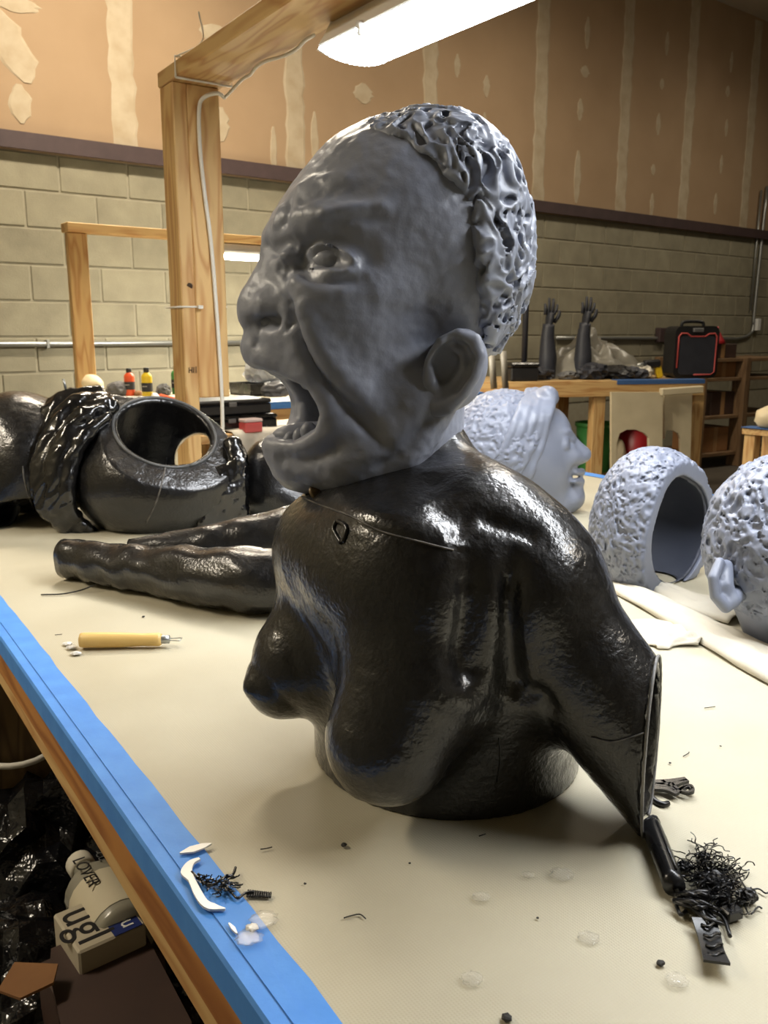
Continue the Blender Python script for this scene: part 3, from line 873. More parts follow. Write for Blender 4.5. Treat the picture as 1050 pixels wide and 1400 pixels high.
# waist block
for z in np.linspace(-0.03, 0.14, 9):
    S.ell((0.0, 0.0, z), (.130, .136, .06), 0.01)
S.ell((0.015, 0.0, .140), (.112, .146, .110), 0.05)                # rib cage
S.cap([B(545, 765, -.10), B(605, 750, .0), B(690, 775, .10)], [.050, .055, .052], 0.05)   # shoulders and upper back
S.cap([B(556, 610, -.05), B(575, 700, -.04)], .050, 0.03)                # neck
S.cap([B(602, 634, -.02), B(680, 706, .085), B(732, 788, .13)], [.028, .037, .042], 0.04)  # trapezius
S.ell(B(455, 768, -.07), (.050, .06, .058), 0.05)
S.ell(B(540, 795, .05), (.055, .075, .07), 0.06)
S.ell(B(520, 742, -.02), (.080, .095, .052), 0.05)                # upper chest below the neck
S.ell(B(610, 735, .05), (.070, .070, .050), 0.05)
# breasts
S.cap([B(462, 830, -.070), B(418, 900, -.070), B(388, 930, -.078)], [.042, .052, .037], 0.03)
S.ell(B(350, 938, -.082), (.012, .010, .010), 0.008)
S.cap([B(588, 830, .07), B(566, 930, .075), B(532, 1010, .075), B(508, 1046, .075)], [.045, .063, .054, .028], 0.028)
S.ell(B(492, 1068, .075), (.008, .009, .010), 0.010)
# left arm, cut off by a vertical plane
sh, el = Z(728, 822, .745), Z(932, 1088, .735)
S.cap([sh, (sh + el) / 2, el], [.058, .055, .050], 0.03)
S.ell(Z(724, 795, .755), (.052, .050, .056), 0.04)
cutp = TFm.L(onz(883, 1131, TZ))
cn = (TFm.Mi.to_3x3() @ Vector((.915, -.403, 0))).normalized()
S.plane(cutp, cn)
a_ = sh.lerp(el, 0.25)
S.cap([a_, (sh + el) / 2, el], [.040, .049, .044], 0.0, 'sub')
S.plane((0, 0, 0.0008), (0, 0, -1))
# collar plane: high at the nape, low in front
pb_, pf_ = B(632, 580, 0), B(480, 678, 0)
dv = (pb_ - pf_); cnn = Vector((-dv.z, 0, dv.x)); cnn = cnn if cnn.z > 0 else -cnn
S.plane(pf_ + Vector((0, 0, .004)), cnn)
P, Q = S.mesh(); P = relax(P, Q, 1, 0.4)
hit = caster(P, Q, TFm)
st([(640, 745), (640, 850), (636, 900), (650, 940)], .009, -.010)
st([(700, 760), (696, 850), (702, 930), (720, 950)], .007, -.012)
st([(650, 700), (700, 722), (740, 735)], .006, -.005)
st([(590, 640), (610, 690), (650, 720)], .014, -.007)
st([(430, 668), (500, 700), (560, 722), (640, 750)], .010, .004)
st([(376, 660), (430, 690), (520, 728), (648, 758)], .0022, -.0022)
st([(700, 960), (740, 950), (760, 980)], .006, -.004)
N_ = vnormals(P, Q)
P = P + N_ * (0.0010 * noise3(P * 18) + 0.0003 * noise3(P * 90))[:, None]
torso = mesh_obj('torso', P, Q, BLACK, TFm.M, bust, True)
hitT = caster(P, Q, TFm)
def on_torso(pts, lift=0.001): return [TFm.M @ p for p in (hitT(x, y, lift) for x, y in pts) if p is not None]
def seam(name, pts, r, m, parent, f=on_torso):
    q = f([tuple(v)[:2] for v in smooth_path([(a, b, 0) for a, b in pts], 10)])
    return tube(name, q, r, m, parent, 6) if len(q) > 2 else None
seam('seam_line', [(376, 655), (400, 672), (432, 688), (480, 706), (520, 726), (580, 742), (620, 752)], .0008, SEAM, torso)
BRASS = mat('dull_brass', (120, 100, 70), 0.4, (50, 44, 36), 90, metal=0.5)
pt = on_torso([(434, 673)])
if pt: lathe('pendant', [(.002, -.0015), (.008, -.001), (.009, .001), (.006, .002), (.003, .003)], BRASS, frame(pt[0], (0.5, 0.3, 0), (-0.6, -0.75, 0.2)), torso, 16)
for k in range(2):
    seam('raised_mark', [[(460, 712), (456, 724), (466, 742)], [(462, 712), (474, 722), (468, 742)]][k], .0022, BLACK, torso)
seam('seam_line', [(682, 1010), (684, 1040), (680, 1070)], .0006, BLACKM, torso)
seam('seam_line', [(808, 1008), (840, 1014), (886, 1000)], .0006, SEAM, torso)
# pale edge of the cut arm, following the outline of the cut
cnv = np.array(tuple(cn)); cpv = np.array(tuple(cutp))
near = np.abs((P - cpv) @ cnv) < 0.0035
Pc = P[near]; u1 = np.array((0.0, 0.0, 1.0)); u2 = np.cross(cnv, u1)
cc_ = Pc.mean(0); aa = np.arctan2((Pc - cc_) @ u1, (Pc - cc_) @ u2); rr_ = np.hypot((Pc - cc_) @ u1, (Pc - cc_) @ u2)
ring = []
for k in range(64):
    lo_, hi_ = -math.pi + 2 * math.pi * k / 64, -math.pi + 2 * math.pi * (k + 1) / 64
    mk = (aa >= lo_) & (aa < hi_)
    if mk.any():
        a_m = (lo_ + hi_) / 2; r_m = float(rr_[mk].max()) - .0008
        q = cc_ + (u1 * math.sin(a_m) + u2 * math.cos(a_m)) * r_m
        q = q - cnv * float((q - cpv) @ cnv)
        if q[2] > 0.002: ring.append(TFm.M @ Vector(q.tolist()))
k0 = max(range(len(ring)), key=lambda i: (ring[i] - ring[i - 1]).length)
ring = ring[k0:] + ring[:k0]
tube('cut_edge', ring, 0.0014, RIM, torso, 6)
# ------------------------------------------------------------------ other black pieces of the sculpture
def sdf_obj(name, S, mat_, fr, parent, noise=None, rel=1, quads=True):
    P, Q = S.mesh(); P = relax(P, Q, rel, 0.4)
    if noise:
        N_ = vnormals(P, Q); P = P + N_ * sum(a * noise3(P * f + 3.1 * i) for i, (a, f) in enumerate(noise))[:, None]
    return mesh_obj(name, P, Q, mat_, fr.M, parent, True), P, Q

# ---- hollow hip section with one open leg, folds of cloth round it
HC = onz(200, 722, TZ)
HFr = Frame((HC.x, HC.y, TZ), math.radians(90))     # f towards the camera, s to the right
def HB(px, py, back=0.0): return HFr.L(onplane(px, py, HFr.C + HFr.f * -back, HFr.f))
hip = empty('hollow_hip_section', (HC.x, HC.y, SHZ), 'black hollow hip section of a figure with an open leg hole and cloth folds', 'sculpture')
S = SDF((-0.30, -0.34, -0.01), (0.16, 0.24, 0.34), 0.0042)
c0 = HB(205, 655, .05)
S.ell(c0, (.165, .165, .135), 0.02)
S.ell(HB(270, 655, .07), (.14, .105, .115), 0.05)
S.cap([HB(150, 570, .06), HB(185, 600, .05)], [.05, .09], 0.05)
# the open leg: a short collar pointing up and to the right
ax = Vector((0.52, 0.34, 0.80)).normalized()
hc = HB(226, 590, .035)
S.ell(c0 + Vector((-.01, .005, .012)), (.135, .140, .105), 0.01, 'sub')
S.cap([hc - ax * .10, hc - ax * .01], [.128, .118], 0.05)
S.plane(hc, ax)
S.cap([hc - ax * .16, hc + ax * .06], [.090, .104], 0.004, 'sub')
# the second opening behind
S.cap([HB(268, 622, .10), HB(282, 640, .36)], [.05, .075], 0.004, 'sub')
S.plane((0, 0, 0.002), (0, 0, -1))
shell, Ps, Qs = sdf_obj('shell', S, BLACK, HFr, hip, [(.0010, 26), (.0005, 80)])
hitS = caster(Ps, Qs, HFr)
def on_shell(pts, lift=0.001): return [HFr.M @ p for p in (hitS(x, y, lift) for x, y in pts) if p is not None]
seam('seam_line', [(228, 626), (224, 650), (214, 685), (200, 715)], .0016, SEAM, shell, on_shell)
# pale rim of the opening
ring = []
u1 = ax.orthogonal().normalized(); u2 = ax.cross(u1)
for k in range(49):
    a = 2 * math.pi * k / 48; ring.append(HFr.M @ (hc + (u1 * math.cos(a) + u2 * math.sin(a)) * .1105))
tube('rim', ring, 0.0042, mat('dull_rim', (84, 84, 82), .5, (62, 62, 62), 50), hip, 6)
# cloth folds over the left of the hip
S = SDF((-0.24, -0.36, -0.01), (0.16, 0.14, 0.34), 0.0044)
def fold(pts, r, k=0.012): S.cap(smooth_path([HB(*q) for q in pts], 3), r, k)
fold([(150, 556, .03), (118, 568, -.01), (92, 605, -.04), (76, 650, -.06), (80, 692, -.06), (104, 720, -.04)], [.018, .022, .023, .022, .020, .015])
fold([(142, 548, .04), (105, 556, .02), (78, 588, -.01), (60, 640, -.04), (66, 690, -.05), (94, 722, -.04)], [.018, .024, .026, .026, .024, .016])
fold([(146, 570, -.01), (120, 592, -.04), (98, 630, -.06), (92, 680, -.07), (108, 714, -.05), (136, 732, -.03)], [.009, .012, .014, .014, .013, .010], .008)
fold([(132, 542, .08), (92, 552, .07), (66, 580, .05), (50, 628, .02)], [.022, .028, .028, .024])
S.ell(HB(100, 620, .08), (.07, .07, .12), 0.03)
S.plane((0, 0, 0.002), (0, 0, -1))
P, Q = S.mesh(); P = relax(P, Q, 1, 0.4); N_ = vnormals(P, Q)
dr = HB(158, 545) - HB(62, 660); dr.normalize()
st_ = P - np.outer(P @ np.array(dr), np.array(dr)) * 0.75
P = P + N_ * (0.005 * (1 - 2 * np.abs(noise3(st_ * 40))) + 0.0012 * noise3(P * 70))[:, None]
cloth = mesh_obj('cloth_folds', P, Q, BLACKW, HFr.M, hip, True)
# folds on the right of the hip
S = SDF((-0.20, 0.05, -0.01), (0.16, 0.22, 0.26), 0.0040)
def fold2(pts, r): S.cap(smooth_path([HB(*q) for q in pts], 3), r, 0.008)
for dx in (0, 11, 22, 33):
    fold2([(296 + dx * .8, 642 - dx * .4, .0), (290 + dx, 675, -.03 + dx * .001), (276 + dx, 715, -.04 + dx * .001)], [.008, .014, .012])
fold2([(318, 610, .05), (330, 650, .03), (326, 705, .02)], [.022, .03, .026])
S.plane((0, 0, 0.002), (0, 0, -1))
sdf_obj('cloth_folds', S, BLACKW, HFr, hip, [(.003, 45), (.001, 120)])
# smooth section beyond the folds
S = SDF((-0.30, -0.52, -0.01), (0.14, -0.10, 0.34), 0.0050)
S.ell(HB(48, 640, .09), (.15, .125, .155), 0.02)
S.ell(HB(20, 590, .10), (.11, .10, .09), 0.04)
S.ell(HB(-15, 630, .09), (.14, .09, .12), 0.04)
S.plane((0, 0, 0.002), (0, 0, -1))
S.plane(HB(0, 690, -.02), Vector((.30, .16, -1)))
back, Pb, Qb = sdf_obj('rear_shell', S, BLACK, HFr, hip, [(.0015, 26), (.0006, 80)])
hitB = caster(Pb, Qb, HFr)
seam('seam_line', [(31, 637), (33, 655), (40, 680), (48, 702)], .0016, SEAM, back, lambda pts, lift=0.001: [HFr.M @ p for p in (hitB(x, y, lift) for x, y in pts) if p is not None])
q = HB(90, 532, .06)
tube('rod_stub', [HFr.M @ q, HFr.M @ (q + Vector((0, -.004, .022)))], .003, METAL, hip, 8)

# ---- dark tube whose open end shows at the table edge
def open_tube(name, path, radii, wall, m, label, cat='sculpture', parent=None, seg=36, ell=1.0, noise=0.0):
    """a limb shell, open at its first end"""
    pts = smooth_path(path, 14)
    rs = list(np.interp(np.linspace(0, 1, len(pts)), np.linspace(0, 1, len(radii)), radii))
    V, F = tube_geo(pts, rs, seg, cap=False, ell=ell)
    n = len(pts)
    W, G_ = tube_geo(pts, [max(r - wall, .002) for r in rs], seg, cap=False, ell=ell)
    o_ = len(V)
    F2 = list(F) + [tuple(o_ + i for i in reversed(f)) for f in G_]
    for k in range(seg):
        b = (k + 1) % seg
        F2.append((b, k, o_ + k, o_ + b))
        e = (n - 1) * seg
        F2.append((e + k, e + b, o_ + e + b, o_ + e + k))
    A = np.array([tuple(v) for v in V + W], np.float32)
    if noise:
        N_ = noise3(A * 30) * noise; c = np.repeat(np.array([tuple(p) for p in pts]), seg, 0); c = np.concatenate([c, c])
        dd = A - c; dd /= np.linalg.norm(dd, axis=1)[:, None] + 1e-9
        A = A + dd * N_[:, None]
    A[:, 2] = np.maximum(A[:, 2], SHZ + 0.001)
    base = Vector((float(A[:, 0].mean()), float(A[:, 1].mean()), SHZ))
    if parent is None:
        root = empty(name, base, label, cat)
    else: root = parent
    mesh_obj('shell', A - np.array(tuple(base), np.float32), F2, m, Matrix.Translation(base), root, True)
    return root, pts, rs
p0 = onz(8, 722, TZ)
open_tube('black_tube_section', [p0 + Vector((-.005, 0, .048)), p0 + Vector((-.20, .10, .05)), p0 + Vector((-.36, .2, .05))], [.050, .054, .05], .006, BLACKM, 'dark open limb tube lying at the edge beside the hip section')

# ---- two arm sections lying in front of the hip
a0, a1, a2, a3 = onz(88, 797, TZ), onz(200, 822, TZ), onz(330, 850, TZ), onz(450, 850, TZ)
def lift(p, r): return Vector((p.x, p.y + r * 0.9, SHZ + r))
root, pts, rs = open_tube('arm_section', [lift(a0, .034), lift(a1, .040), lift(a2, .050), lift(a3, .050)], [.034, .040, .050, .050], .005, BLACK, 'glossy black forearm section lying in front of the hip section', noise=.006)
b0, b1, b2 = onz(170, 785, TZ), onz(290, 786, TZ), onz(420, 786, TZ)
root2, pts2, rs2 = open_tube('arm_section', [lift(b0, .026) + Vector((.0, .02, 0)), lift(b1, .040) + Vector((0, .02, 0)), lift(b2, .058) + Vector((0, .02, 0))], [.025, .039, .056], .005, BLACK, 'thick black limb section lying between the forearm and the hip section', noise=.003)
WIRE = mat('thin_black_wire', (16, 16, 16), 0.4)
w0 = onz(56, 813, TZ)
tag(tube('filament', smooth_path([onz(56, 813, SHZ + .0015), onz(85, 812, SHZ + .002), onz(110, 807, SHZ + .004), onz(131, 799, SHZ + .012)], 5), .0012, WIRE, None, 6), 'thin black filament curling out under the forearm section', 'filament')

# ---- rounded black piece just behind the bust
q0 = onz(352, 705, TZ)
QF = Frame((q0.x, q0.y, TZ), math.radians(90))
S = SDF((-0.16, -0.12, -0.01), (0.12, 0.22, 0.22), 0.0045)
def QB(px, py, b=0.0): return QF.L(onplane(px, py, QF.C + QF.f * -b, QF.f))
S.cap([QB(372, 636, .04), QB(372, 675, .03), QB(400, 690, .04)], [.065, .070, .075], 0.03)
S.ell(QB(372, 600, 0), (.03, .03, .02), 0.02, 'sub')
S.plane((0, 0, 0.002), (0, 0, -1))
o, _, _ = sdf_obj('shoulder_section', S, BLACK, QF, None, [(.001, 26)])
tag(o, 'rounded black shoulder section standing behind the chest of the bust', 'sculpture')

# ------------------------------------------------------------------ grey pieces on the right
def curl_field(S, amp, scale, band=0.03, off=0.0, mask=None, wd=0.62):
    m = np.abs(S.V) < band
    pts = S.points(m); v = amp * curls(pts, scale, wd) - off
    if mask is not None: v = v * mask(pts)
    S.V[m] -= v
# ---- head lying on its back, face to the right, with a band round the hair
l0 = onz(712, 702, TZ)
LF = Frame((l0.x, l0.y, TZ), math.radians(90))
def LB(px, py, b=0.0): return LF.L(onplane(px, py, LF.C + LF.f * -b, LF.f))
lh = empty('lying_head', (l0.x, l0.y, SHZ), 'pale grey head with a cloth band round its curls facing the far bench', 'sculpture')
S = SDF((-0.24, -0.25, -0.01), (0.17, 0.24, 0.37), 0.0040)
S.ell(LB(705, 618, .03), (.128, .118, .138), 0.03)            # face and skull
S.ell(LB(738, 640, .03), (.100, .076, .120), 0.03)
S.ell(LB(757, 596, .03), (.070, .036, .060), 0.03)            # forehead
S.cap([LB(778, 598, .0), LB(790, 612, .0), LB(798, 621, .0)], [.012, .015, .018], 0.010)   # nose
S.ell(LB(794, 626, .0), (.024, .014, .010), 0.010)
S.ell(LB(780, 625, -.02), (.028, .024, .022), 0.025)          # cheek
S.cap([LB(786, 646, -.03), LB(795, 645, .0)], [.007, .010], 0.008)    # lips
S.cap([LB(785, 658, -.03), LB(794, 658, .0)], [.007, .010], 0.008)
S.ell(LB(781, 679, .01), (.040, .022, .024), 0.02)            # chin
S.cap([LB(755, 690, .0), LB(780, 680, .02)], [.04, .03], 0.03)
S.ell(LB(776, 606, -.05), (.020, .013, .012), 0.012, 'sub')   # eye
S.ell(LB(771, 607, -.040), (.018, .013, .013), 0.006)
S.plane((0, 0, 0.002), (0, 0, -1))
P, Q = S.mesh(); P = relax(P, Q, 2, 0.5)
hit = caster(P, Q, LF)
st([(768, 601), (776, 600), (786, 603)], .004, .004); st([(770, 612), (778, 613), (786, 610)], .004, .003)
st([(770, 590), (780, 592), (788, 600)], .006, .005); st([(790, 634), (782, 645), (780, 660)], .006, -.004)
mesh_obj('face', P, Q, GREYL, LF.M, lh, True)
S = SDF((-0.24, -0.27, -0.01), (0.17, 0.16, 0.37), 0.0036)
S.ell(LB(690, 618, .03), (.140, .135, .145), 0.03)
S.ell(LB(650, 640, .04), (.120, .105, .120), 0.04)
curl_field(S, .006, 58.0)
hp_ = LB(735, 600, 0); hn = Vector((0.10, 0.80, -0.45))
S.plane(hp_, hn, 0.01)
S.plane((0, 0, 0.002), (0, 0, -1))
sdf_obj('hair', S, GREYL, LF, lh, None, 0)
# band: several parallel folds
S = SDF((-0.22, -0.22, -0.01), (0.19, 0.20, 0.37), 0.0036)
for i, (dx, r) in enumerate(((0, .011), (13, .0125), (27, .012), (40, .011), (50, .010))):
    S.cap(smooth_path([LB(722 + dx * .72, 534 + dx * .08, .04), LB(712 + dx * .8, 560, -.06), LB(694 + dx * .95, 600, -.098 + dx * .0004), LB(672 + dx * 1.05, 648, -.09), LB(652 + dx * 1.1, 690, -.05)], 4), [r * .8, r, r, r, r * .8], 0.006)
S.ell(LB(748, 541, .0), (.04, .024, .024), 0.015)
S.plane((0, 0, 0.002), (0, 0, -1))
sdf_obj('head_band', S, GREYL, LF, lh, [(.0025, 34)], 1)

# ---- hollow scalp shell
s0 = onz(890, 806, TZ)
SF = Frame((s0.x, s0.y, TZ), math.radians(90))
def SB(px, py, b=0.0): return SF.L(onplane(px, py, SF.C + SF.f * -b, SF.f))
sc_ = empty('hollow_scalp_shell', (s0.x, s0.y, SHZ), 'pale grey hollow shell of curly hair standing open on the sheet', 'sculpture')
S = SDF((-0.24, -0.14, -0.01), (0.10, 0.18, 0.30), 0.0028)
cc = SB(900, 722, .06)
S.ell(cc, (.120, .108, .115), 0.02)
S.ell(SB(892, 690, .06), (.10, .080, .095), 0.03)
S.ell(SB(880, 750, .05), (.10, .078, .085), 0.03)
curl_field(S, .006, 68.0)
S.ell(cc, (.106, .094, .100), 0.0, 'sub')
S.ell(SB(892, 690, .06), (.088, .066, .082), 0.01, 'sub')
on_ = Vector((.76, .65, -0.02)).normalized(); op = SB(915, 740, -.005)
S.plane(op, on_, 0.004)
S.plane((0, 0, 0.002), (0, 0, -1))
Pq, Qq = S.mesh()
# inside faces get a separate lining in a darker grey
shell_o = mesh_obj('curly_shell', Pq, Qq, GREYL, SF.M, sc_, True)
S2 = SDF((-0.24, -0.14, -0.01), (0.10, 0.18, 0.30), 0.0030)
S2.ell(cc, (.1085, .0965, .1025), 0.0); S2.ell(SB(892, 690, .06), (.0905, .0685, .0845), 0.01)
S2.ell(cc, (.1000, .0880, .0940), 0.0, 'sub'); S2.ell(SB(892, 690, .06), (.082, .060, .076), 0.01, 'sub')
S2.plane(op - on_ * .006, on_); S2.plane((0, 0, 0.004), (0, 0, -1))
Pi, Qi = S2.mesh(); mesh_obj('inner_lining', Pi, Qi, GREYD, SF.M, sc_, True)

# ---- head at the right edge, seen from behind
r0 = onz(1080, 892, TZ)
RF = Frame((r0.x, r0.y, TZ), math.radians(90))
def RB(px, py, b=0.0): return RF.L(onplane(px, py, RF.C + RF.f * -b, RF.f))
rh = empty('curly_head', (r0.x, r0.y, SHZ), 'pale grey curly head with one ear at the sheet beside the scalp shell', 'sculpture')
S = SDF((-0.26, -0.14, -0.01), (0.13, 0.22, 0.34), 0.0030)
S.ell(RB(1078, 738, .07), (.122, .104, .116), 0.02)
S.ell(RB(1072, 772, .05), (.10, .084, .085), 0.03)
curl_field(S, .008, 58.0)
S.plane(RB(1000, 842, -.03), Vector((0.0, -.5, -1)), 0.01)
sdf_obj('hair', S, GREYL, RF, rh, None, 0)
S = SDF((-0.26, -0.14, -0.01), (0.13, 0.26, 0.34), 0.0036)
S.ell(RB(1078, 738, .07), (.113, .096, .108), 0.02)
S.ell(RB(1098, 790, .03), (.10, .09, .09), 0.03)
S.cap([RB(1076, 800, .05), RB(1084, 900, .05)], .062, 0.03)
S.plane((0, 0, 0.002), (0, 0, -1))
sdf_obj('skin', S, GREYL, RF, rh, [(.0008, 40)], 1)
S = SDF((-0.10, -0.18, 0.02), (0.12, 0.02, 0.22), 0.0020)
q_ = lambda x, y, b: RB(x, y, b)
S.cap([q_(984, 768, .0), q_(975, 790, -.015), q_(978, 815, -.02), q_(992, 830, -.02), q_(1003, 822, -.015)], [.006, .007, .007, .008, .007], .004)
S.cap([q_(992, 775, .01), q_(990, 800, -.005), q_(998, 818, -.01), q_(1012, 812, .0)], [.010, .012, .010, .010], 0.01)
sdf_obj('ear', S, GREYL, RF, rh, None, 1)
# ------------------------------------------------------------------ helpers for crumpled and soft things
def crumple_bm(r, seed, sub=3, rough=0.25, freq=2.2, flat=None):
    bm = bmesh.new(); bmesh.ops.create_icosphere(bm, subdivisions=sub, radius=1.0)
    P = np.array([tuple(v.co) for v in bm.verts], np.float32)
    n = 1 - 2 * np.abs(noise3(P * freq + seed * 7.3)); n2 = noise3(P * freq * 2.3 + seed * 3.1)
    P = P * (1 + rough * n + rough * 0.5 * n2)[:, None] * np.array(r, np.float32)
    for v, p in zip(bm.verts, P): v.co = Vector(p.tolist())
    if flat is not None:
        for v in bm.verts: v.co.z = max(v.co.z, flat)
    return bm
def crumple(name, base, r, m, seed, label=None, cat=None, parent=None, sub=3, rough=0.25, freq=2.2, smooth=False, rotz=0.0, group=None):
    """a crumpled lump resting on base"""
    bm = crumple_bm(r, seed, sub, rough, freq, flat=-r[2] * 0.75)
    M = Matrix.Translation(Vector(base) + Vector((0, 0, r[2] * 0.75))) @ Matrix.Rotation(rotz, 4, 'Z')
    o = bm_obj(name, bm, m, M, parent, smooth)
    return tag(o, label, cat, group) if label else o
def sheet_heap(name, base, w, d, h, m, seed, label, cat, n=26, rotz=0.0):
    """cloth or film lying in a heap: a grid draped over bumps"""
    g = np.linspace(-1, 1, n); X, Y = np.meshgrid(g, g, indexing='ij')
    p = np.stack([X.ravel() * 1.6 + seed, Y.ravel() * 1.6, np.full(X.size, seed * 0.37)], 1)
    r2 = np.clip(1 - (X.ravel() ** 2 + Y.ravel() ** 2) ** 0.8, 0, 1)
    z = h * r2 * (0.65 + 0.5 * noise3(p) + 0.35 * (1 - 2 * np.abs(noise3(p * 2.4 + 4)))) 
    z = np.maximum(z, 0.001)
    V = np.stack([X.ravel() * w / 2 * (1 + .1 * noise3(p + 8)), Y.ravel() * d / 2, z], 1)
    ids = np.arange(n * n).reshape(n, n)
    Q = np.stack([ids[:-1, :-1], ids[1:, :-1], ids[1:, 1:], ids[:-1, 1:]], -1).reshape(-1, 4)
    o = mesh_obj(name, V, Q, m, Matrix.Translation(Vector(base)) @ Matrix.Rotation(rotz, 4, 'Z'), None, False)
    md = o.modifiers.new('thick', 'SOLIDIFY'); md.thickness = 0.002
    return tag(o, label, cat)
FILM = mat('cloudy_plastic_film', (150, 146, 134), 0.3, (120, 116, 106), 6, alpha=0.75)
CLOTHW = mat('white_cloth', (214, 208, 192), 0.8, (200, 193, 176), 9, bump=0.3, bscale=200, bdist=0.001)
CREAM = mat('cream_plastic', (206, 194, 164), 0.5, (190, 178, 148), 8)
RED = mat('red_plastic', (150, 28, 34), 0.4); GREEN = mat('green_plastic', (58, 130, 62), 0.45); ORANGE = mat('orange_plastic', (214, 82, 36), 0.4); YEL = mat('yellow_plastic', (222, 190, 40), 0.4)
CARD = mat('cardboard', (146, 104, 64), 0.8, (130, 90, 54), 10)
DARKB = mat('dark_brown_board', (70, 50, 42), 0.6, (56, 40, 34), 8)
GRAYP = mat('grey_scrap', (112, 112, 112), 0.5, (70, 70, 72), 12)
REDTRIM = mat('red_trim', (176, 70, 66), 0.6)
BLUED = mat('blue_tape_far', (52, 88, 140), 0.7)

# ------------------------------------------------------------------ bench under the left wall
be0 = onz(245, 557, BZ); tb0 = (be0 - WO).dot(WD); ob = (be0 - WO).dot(WN)
BDEP = 0.85
wb = empty('wall_bench', wallp(tb0, 0, ob - BDEP / 2), 'pine bench along the left block wall edged with blue tape', 'table')
tL, tR = tb0 - 1.6, tb0 + 1.5
def wbp(t, out, z): return wallp(t, z, out)
TOPW = mat('bench_paper', (196, 188, 166), 0.7, (180, 170, 148), 6)
box('bench_top', (tR - tL, BDEP, 0.03), TOPW, frame(wbp((tL + tR) / 2, ob - BDEP / 2, BZ - 0.015), WD), wb)
box('blue_tape', (tR - tL, 0.003, 0.03), BLUE, frame(wbp((tL + tR) / 2, ob + 0.002, BZ - 0.014), WD), wb, 0.0005)
beam('apron_board', wbp(tL, ob - .02, BZ - .075), wbp(tR, ob - .02, BZ - .075), 0.038, 0.089, PINE, wb)
for t in (tL + .06, tb0 + .12, tR - .06):
    for o_ in (ob - .065, ob - BDEP + .05):
        beam('leg', wbp(t, o_, 0), wbp(t, o_, BZ - .03), .06, .06, PINE, wb, .003, WD)
# frame with crossbar and its tube light
fp = onz(119, 541, BZ)
wf = empty('bench_light_frame', fp, 'small pine frame with crossbar standing on the wall bench', 'frame')
ft = (fp - WO).dot(WD); fo = (fp - WO).dot(WN)
zx = onplane(110, 306, fp, WN).z
beam('post', wbp(ft, fo, BZ + .001), wbp(ft, fo, zx - .042), 0.038, .089, PINE, wf, .003, WD)
beam('crossbar', wbp(ft - .05, fo, zx - .02), wbp(ft + 2.0, fo, zx - .02), .089, .040, PINE, wf, .003)
beam('post', wbp(ft + 1.96, fo, BZ + .001), wbp(ft + 1.96, fo, zx - .042), 0.038, .089, PINE, wf, .003, WD)
A_ = onplane(300, 350, fp, WN); ta = (A_ - WO).dot(WD)
tube_light('tube_light', wallp(ta, A_.z, fo - .02), wallp(ta + 1.2, A_.z, fo - .02), .13, LAMP_BACK, 'white wrap tube light slung under the crossbar over the wall bench', (1, .93, .78), 0.03)

# paint bottles
LBL = mat('black_label', (34, 34, 36), 0.6, (44, 44, 46), 40); LTXT = mat('label_print', (150, 146, 140), 0.6)
def bottle(px, py, m, label, h=0.125):
    b = onz(px, py, BZ) + Vector((0, 0, .001)); root = empty('paint_bottle', b, label, 'bottle', 'paint bottles on the wall bench')
    M = Matrix.Translation(b); r = .0235; k = h / .125
    lathe('body', [(r * .9, 0), (r, .003), (r, .085 * k), (r * .93, .094 * k), (r * .5, .105 * k), (r * .42, .108 * k)], m, M, root, 20)
    lathe('label_band', [(r + .0006, .028 * k), (r + .0006, .064 * k)], LBL, M, root, 20, cap=False)
    lathe('cap', [(r * .52, .106 * k), (r * .52, .122 * k), (r * .46, .125 * k)], BLACKM, M, root, 16)
    box('label_print', (.022, .001, .004), LTXT, frame(b + Vector((-.004, -r - .0012, .05 * k)), (1, -.05, 0)), root, 0)
bottle(178, 541, ORANGE, 'orange paint bottle with black cap and label on the wall bench')
bottle(202, 545, YEL, 'yellow paint bottle with black cap and label on the wall bench', .135)
bottle(242, 539, GREEN, 'green paint bottle with black cap and label on the wall bench', .135)
for i, (px, py, r, m, lb) in enumerate([(162, 541, (.05, .04, .035), GRAYP, 'crumpled grey wrapper left of the orange paint bottle'), (224, 540, (.03, .03, .028), GRAYP, 'crumpled silver wrapper left of the green paint bottle'),
                                     (190, 541, (.018, .02, .012), CARD, 'small brown scrap between the orange and yellow bottles')]):
    crumple('wrapper', onz(px, py, BZ), r, m, i + 3, lb, 'wrapper')
kn = onz(230, 543, BZ); kr = empty('utility_knife', kn, 'orange handled knife lying by the green paint bottle', 'knife')
beam('handle', onz(219, 541, BZ + .012), onz(238, 546, BZ + .012), .02, .016, ORANGE, kr, .004)
beam('blade', onz(238, 546, BZ + .010), onz(245, 548, BZ + .010), .014, .003, METAL, kr, .0005)
tw_ = onz(217, 551, BZ)
tag(beam('paint_tube', onz(211, 540, BZ + .014), onz(221, 553, BZ + .012), .03, .02, WHITE, None, .006), 'white squeeze tube lying beside the yellow paint bottle', 'tube')
tag(bm_obj('cream_pouch', crumple_bm((.052, .045, .04), 12, 3, .10, 1.5, -.03), mat('cream_rubber', (222, 206, 170), .5), Matrix.Translation(onz(127, 541, BZ) + Vector((0, 0, .055))) @ Matrix.Rotation(.5, 4, 'Y'), None, True), 'rounded cream pouch at the foot of the small pine frame', 'pouch')
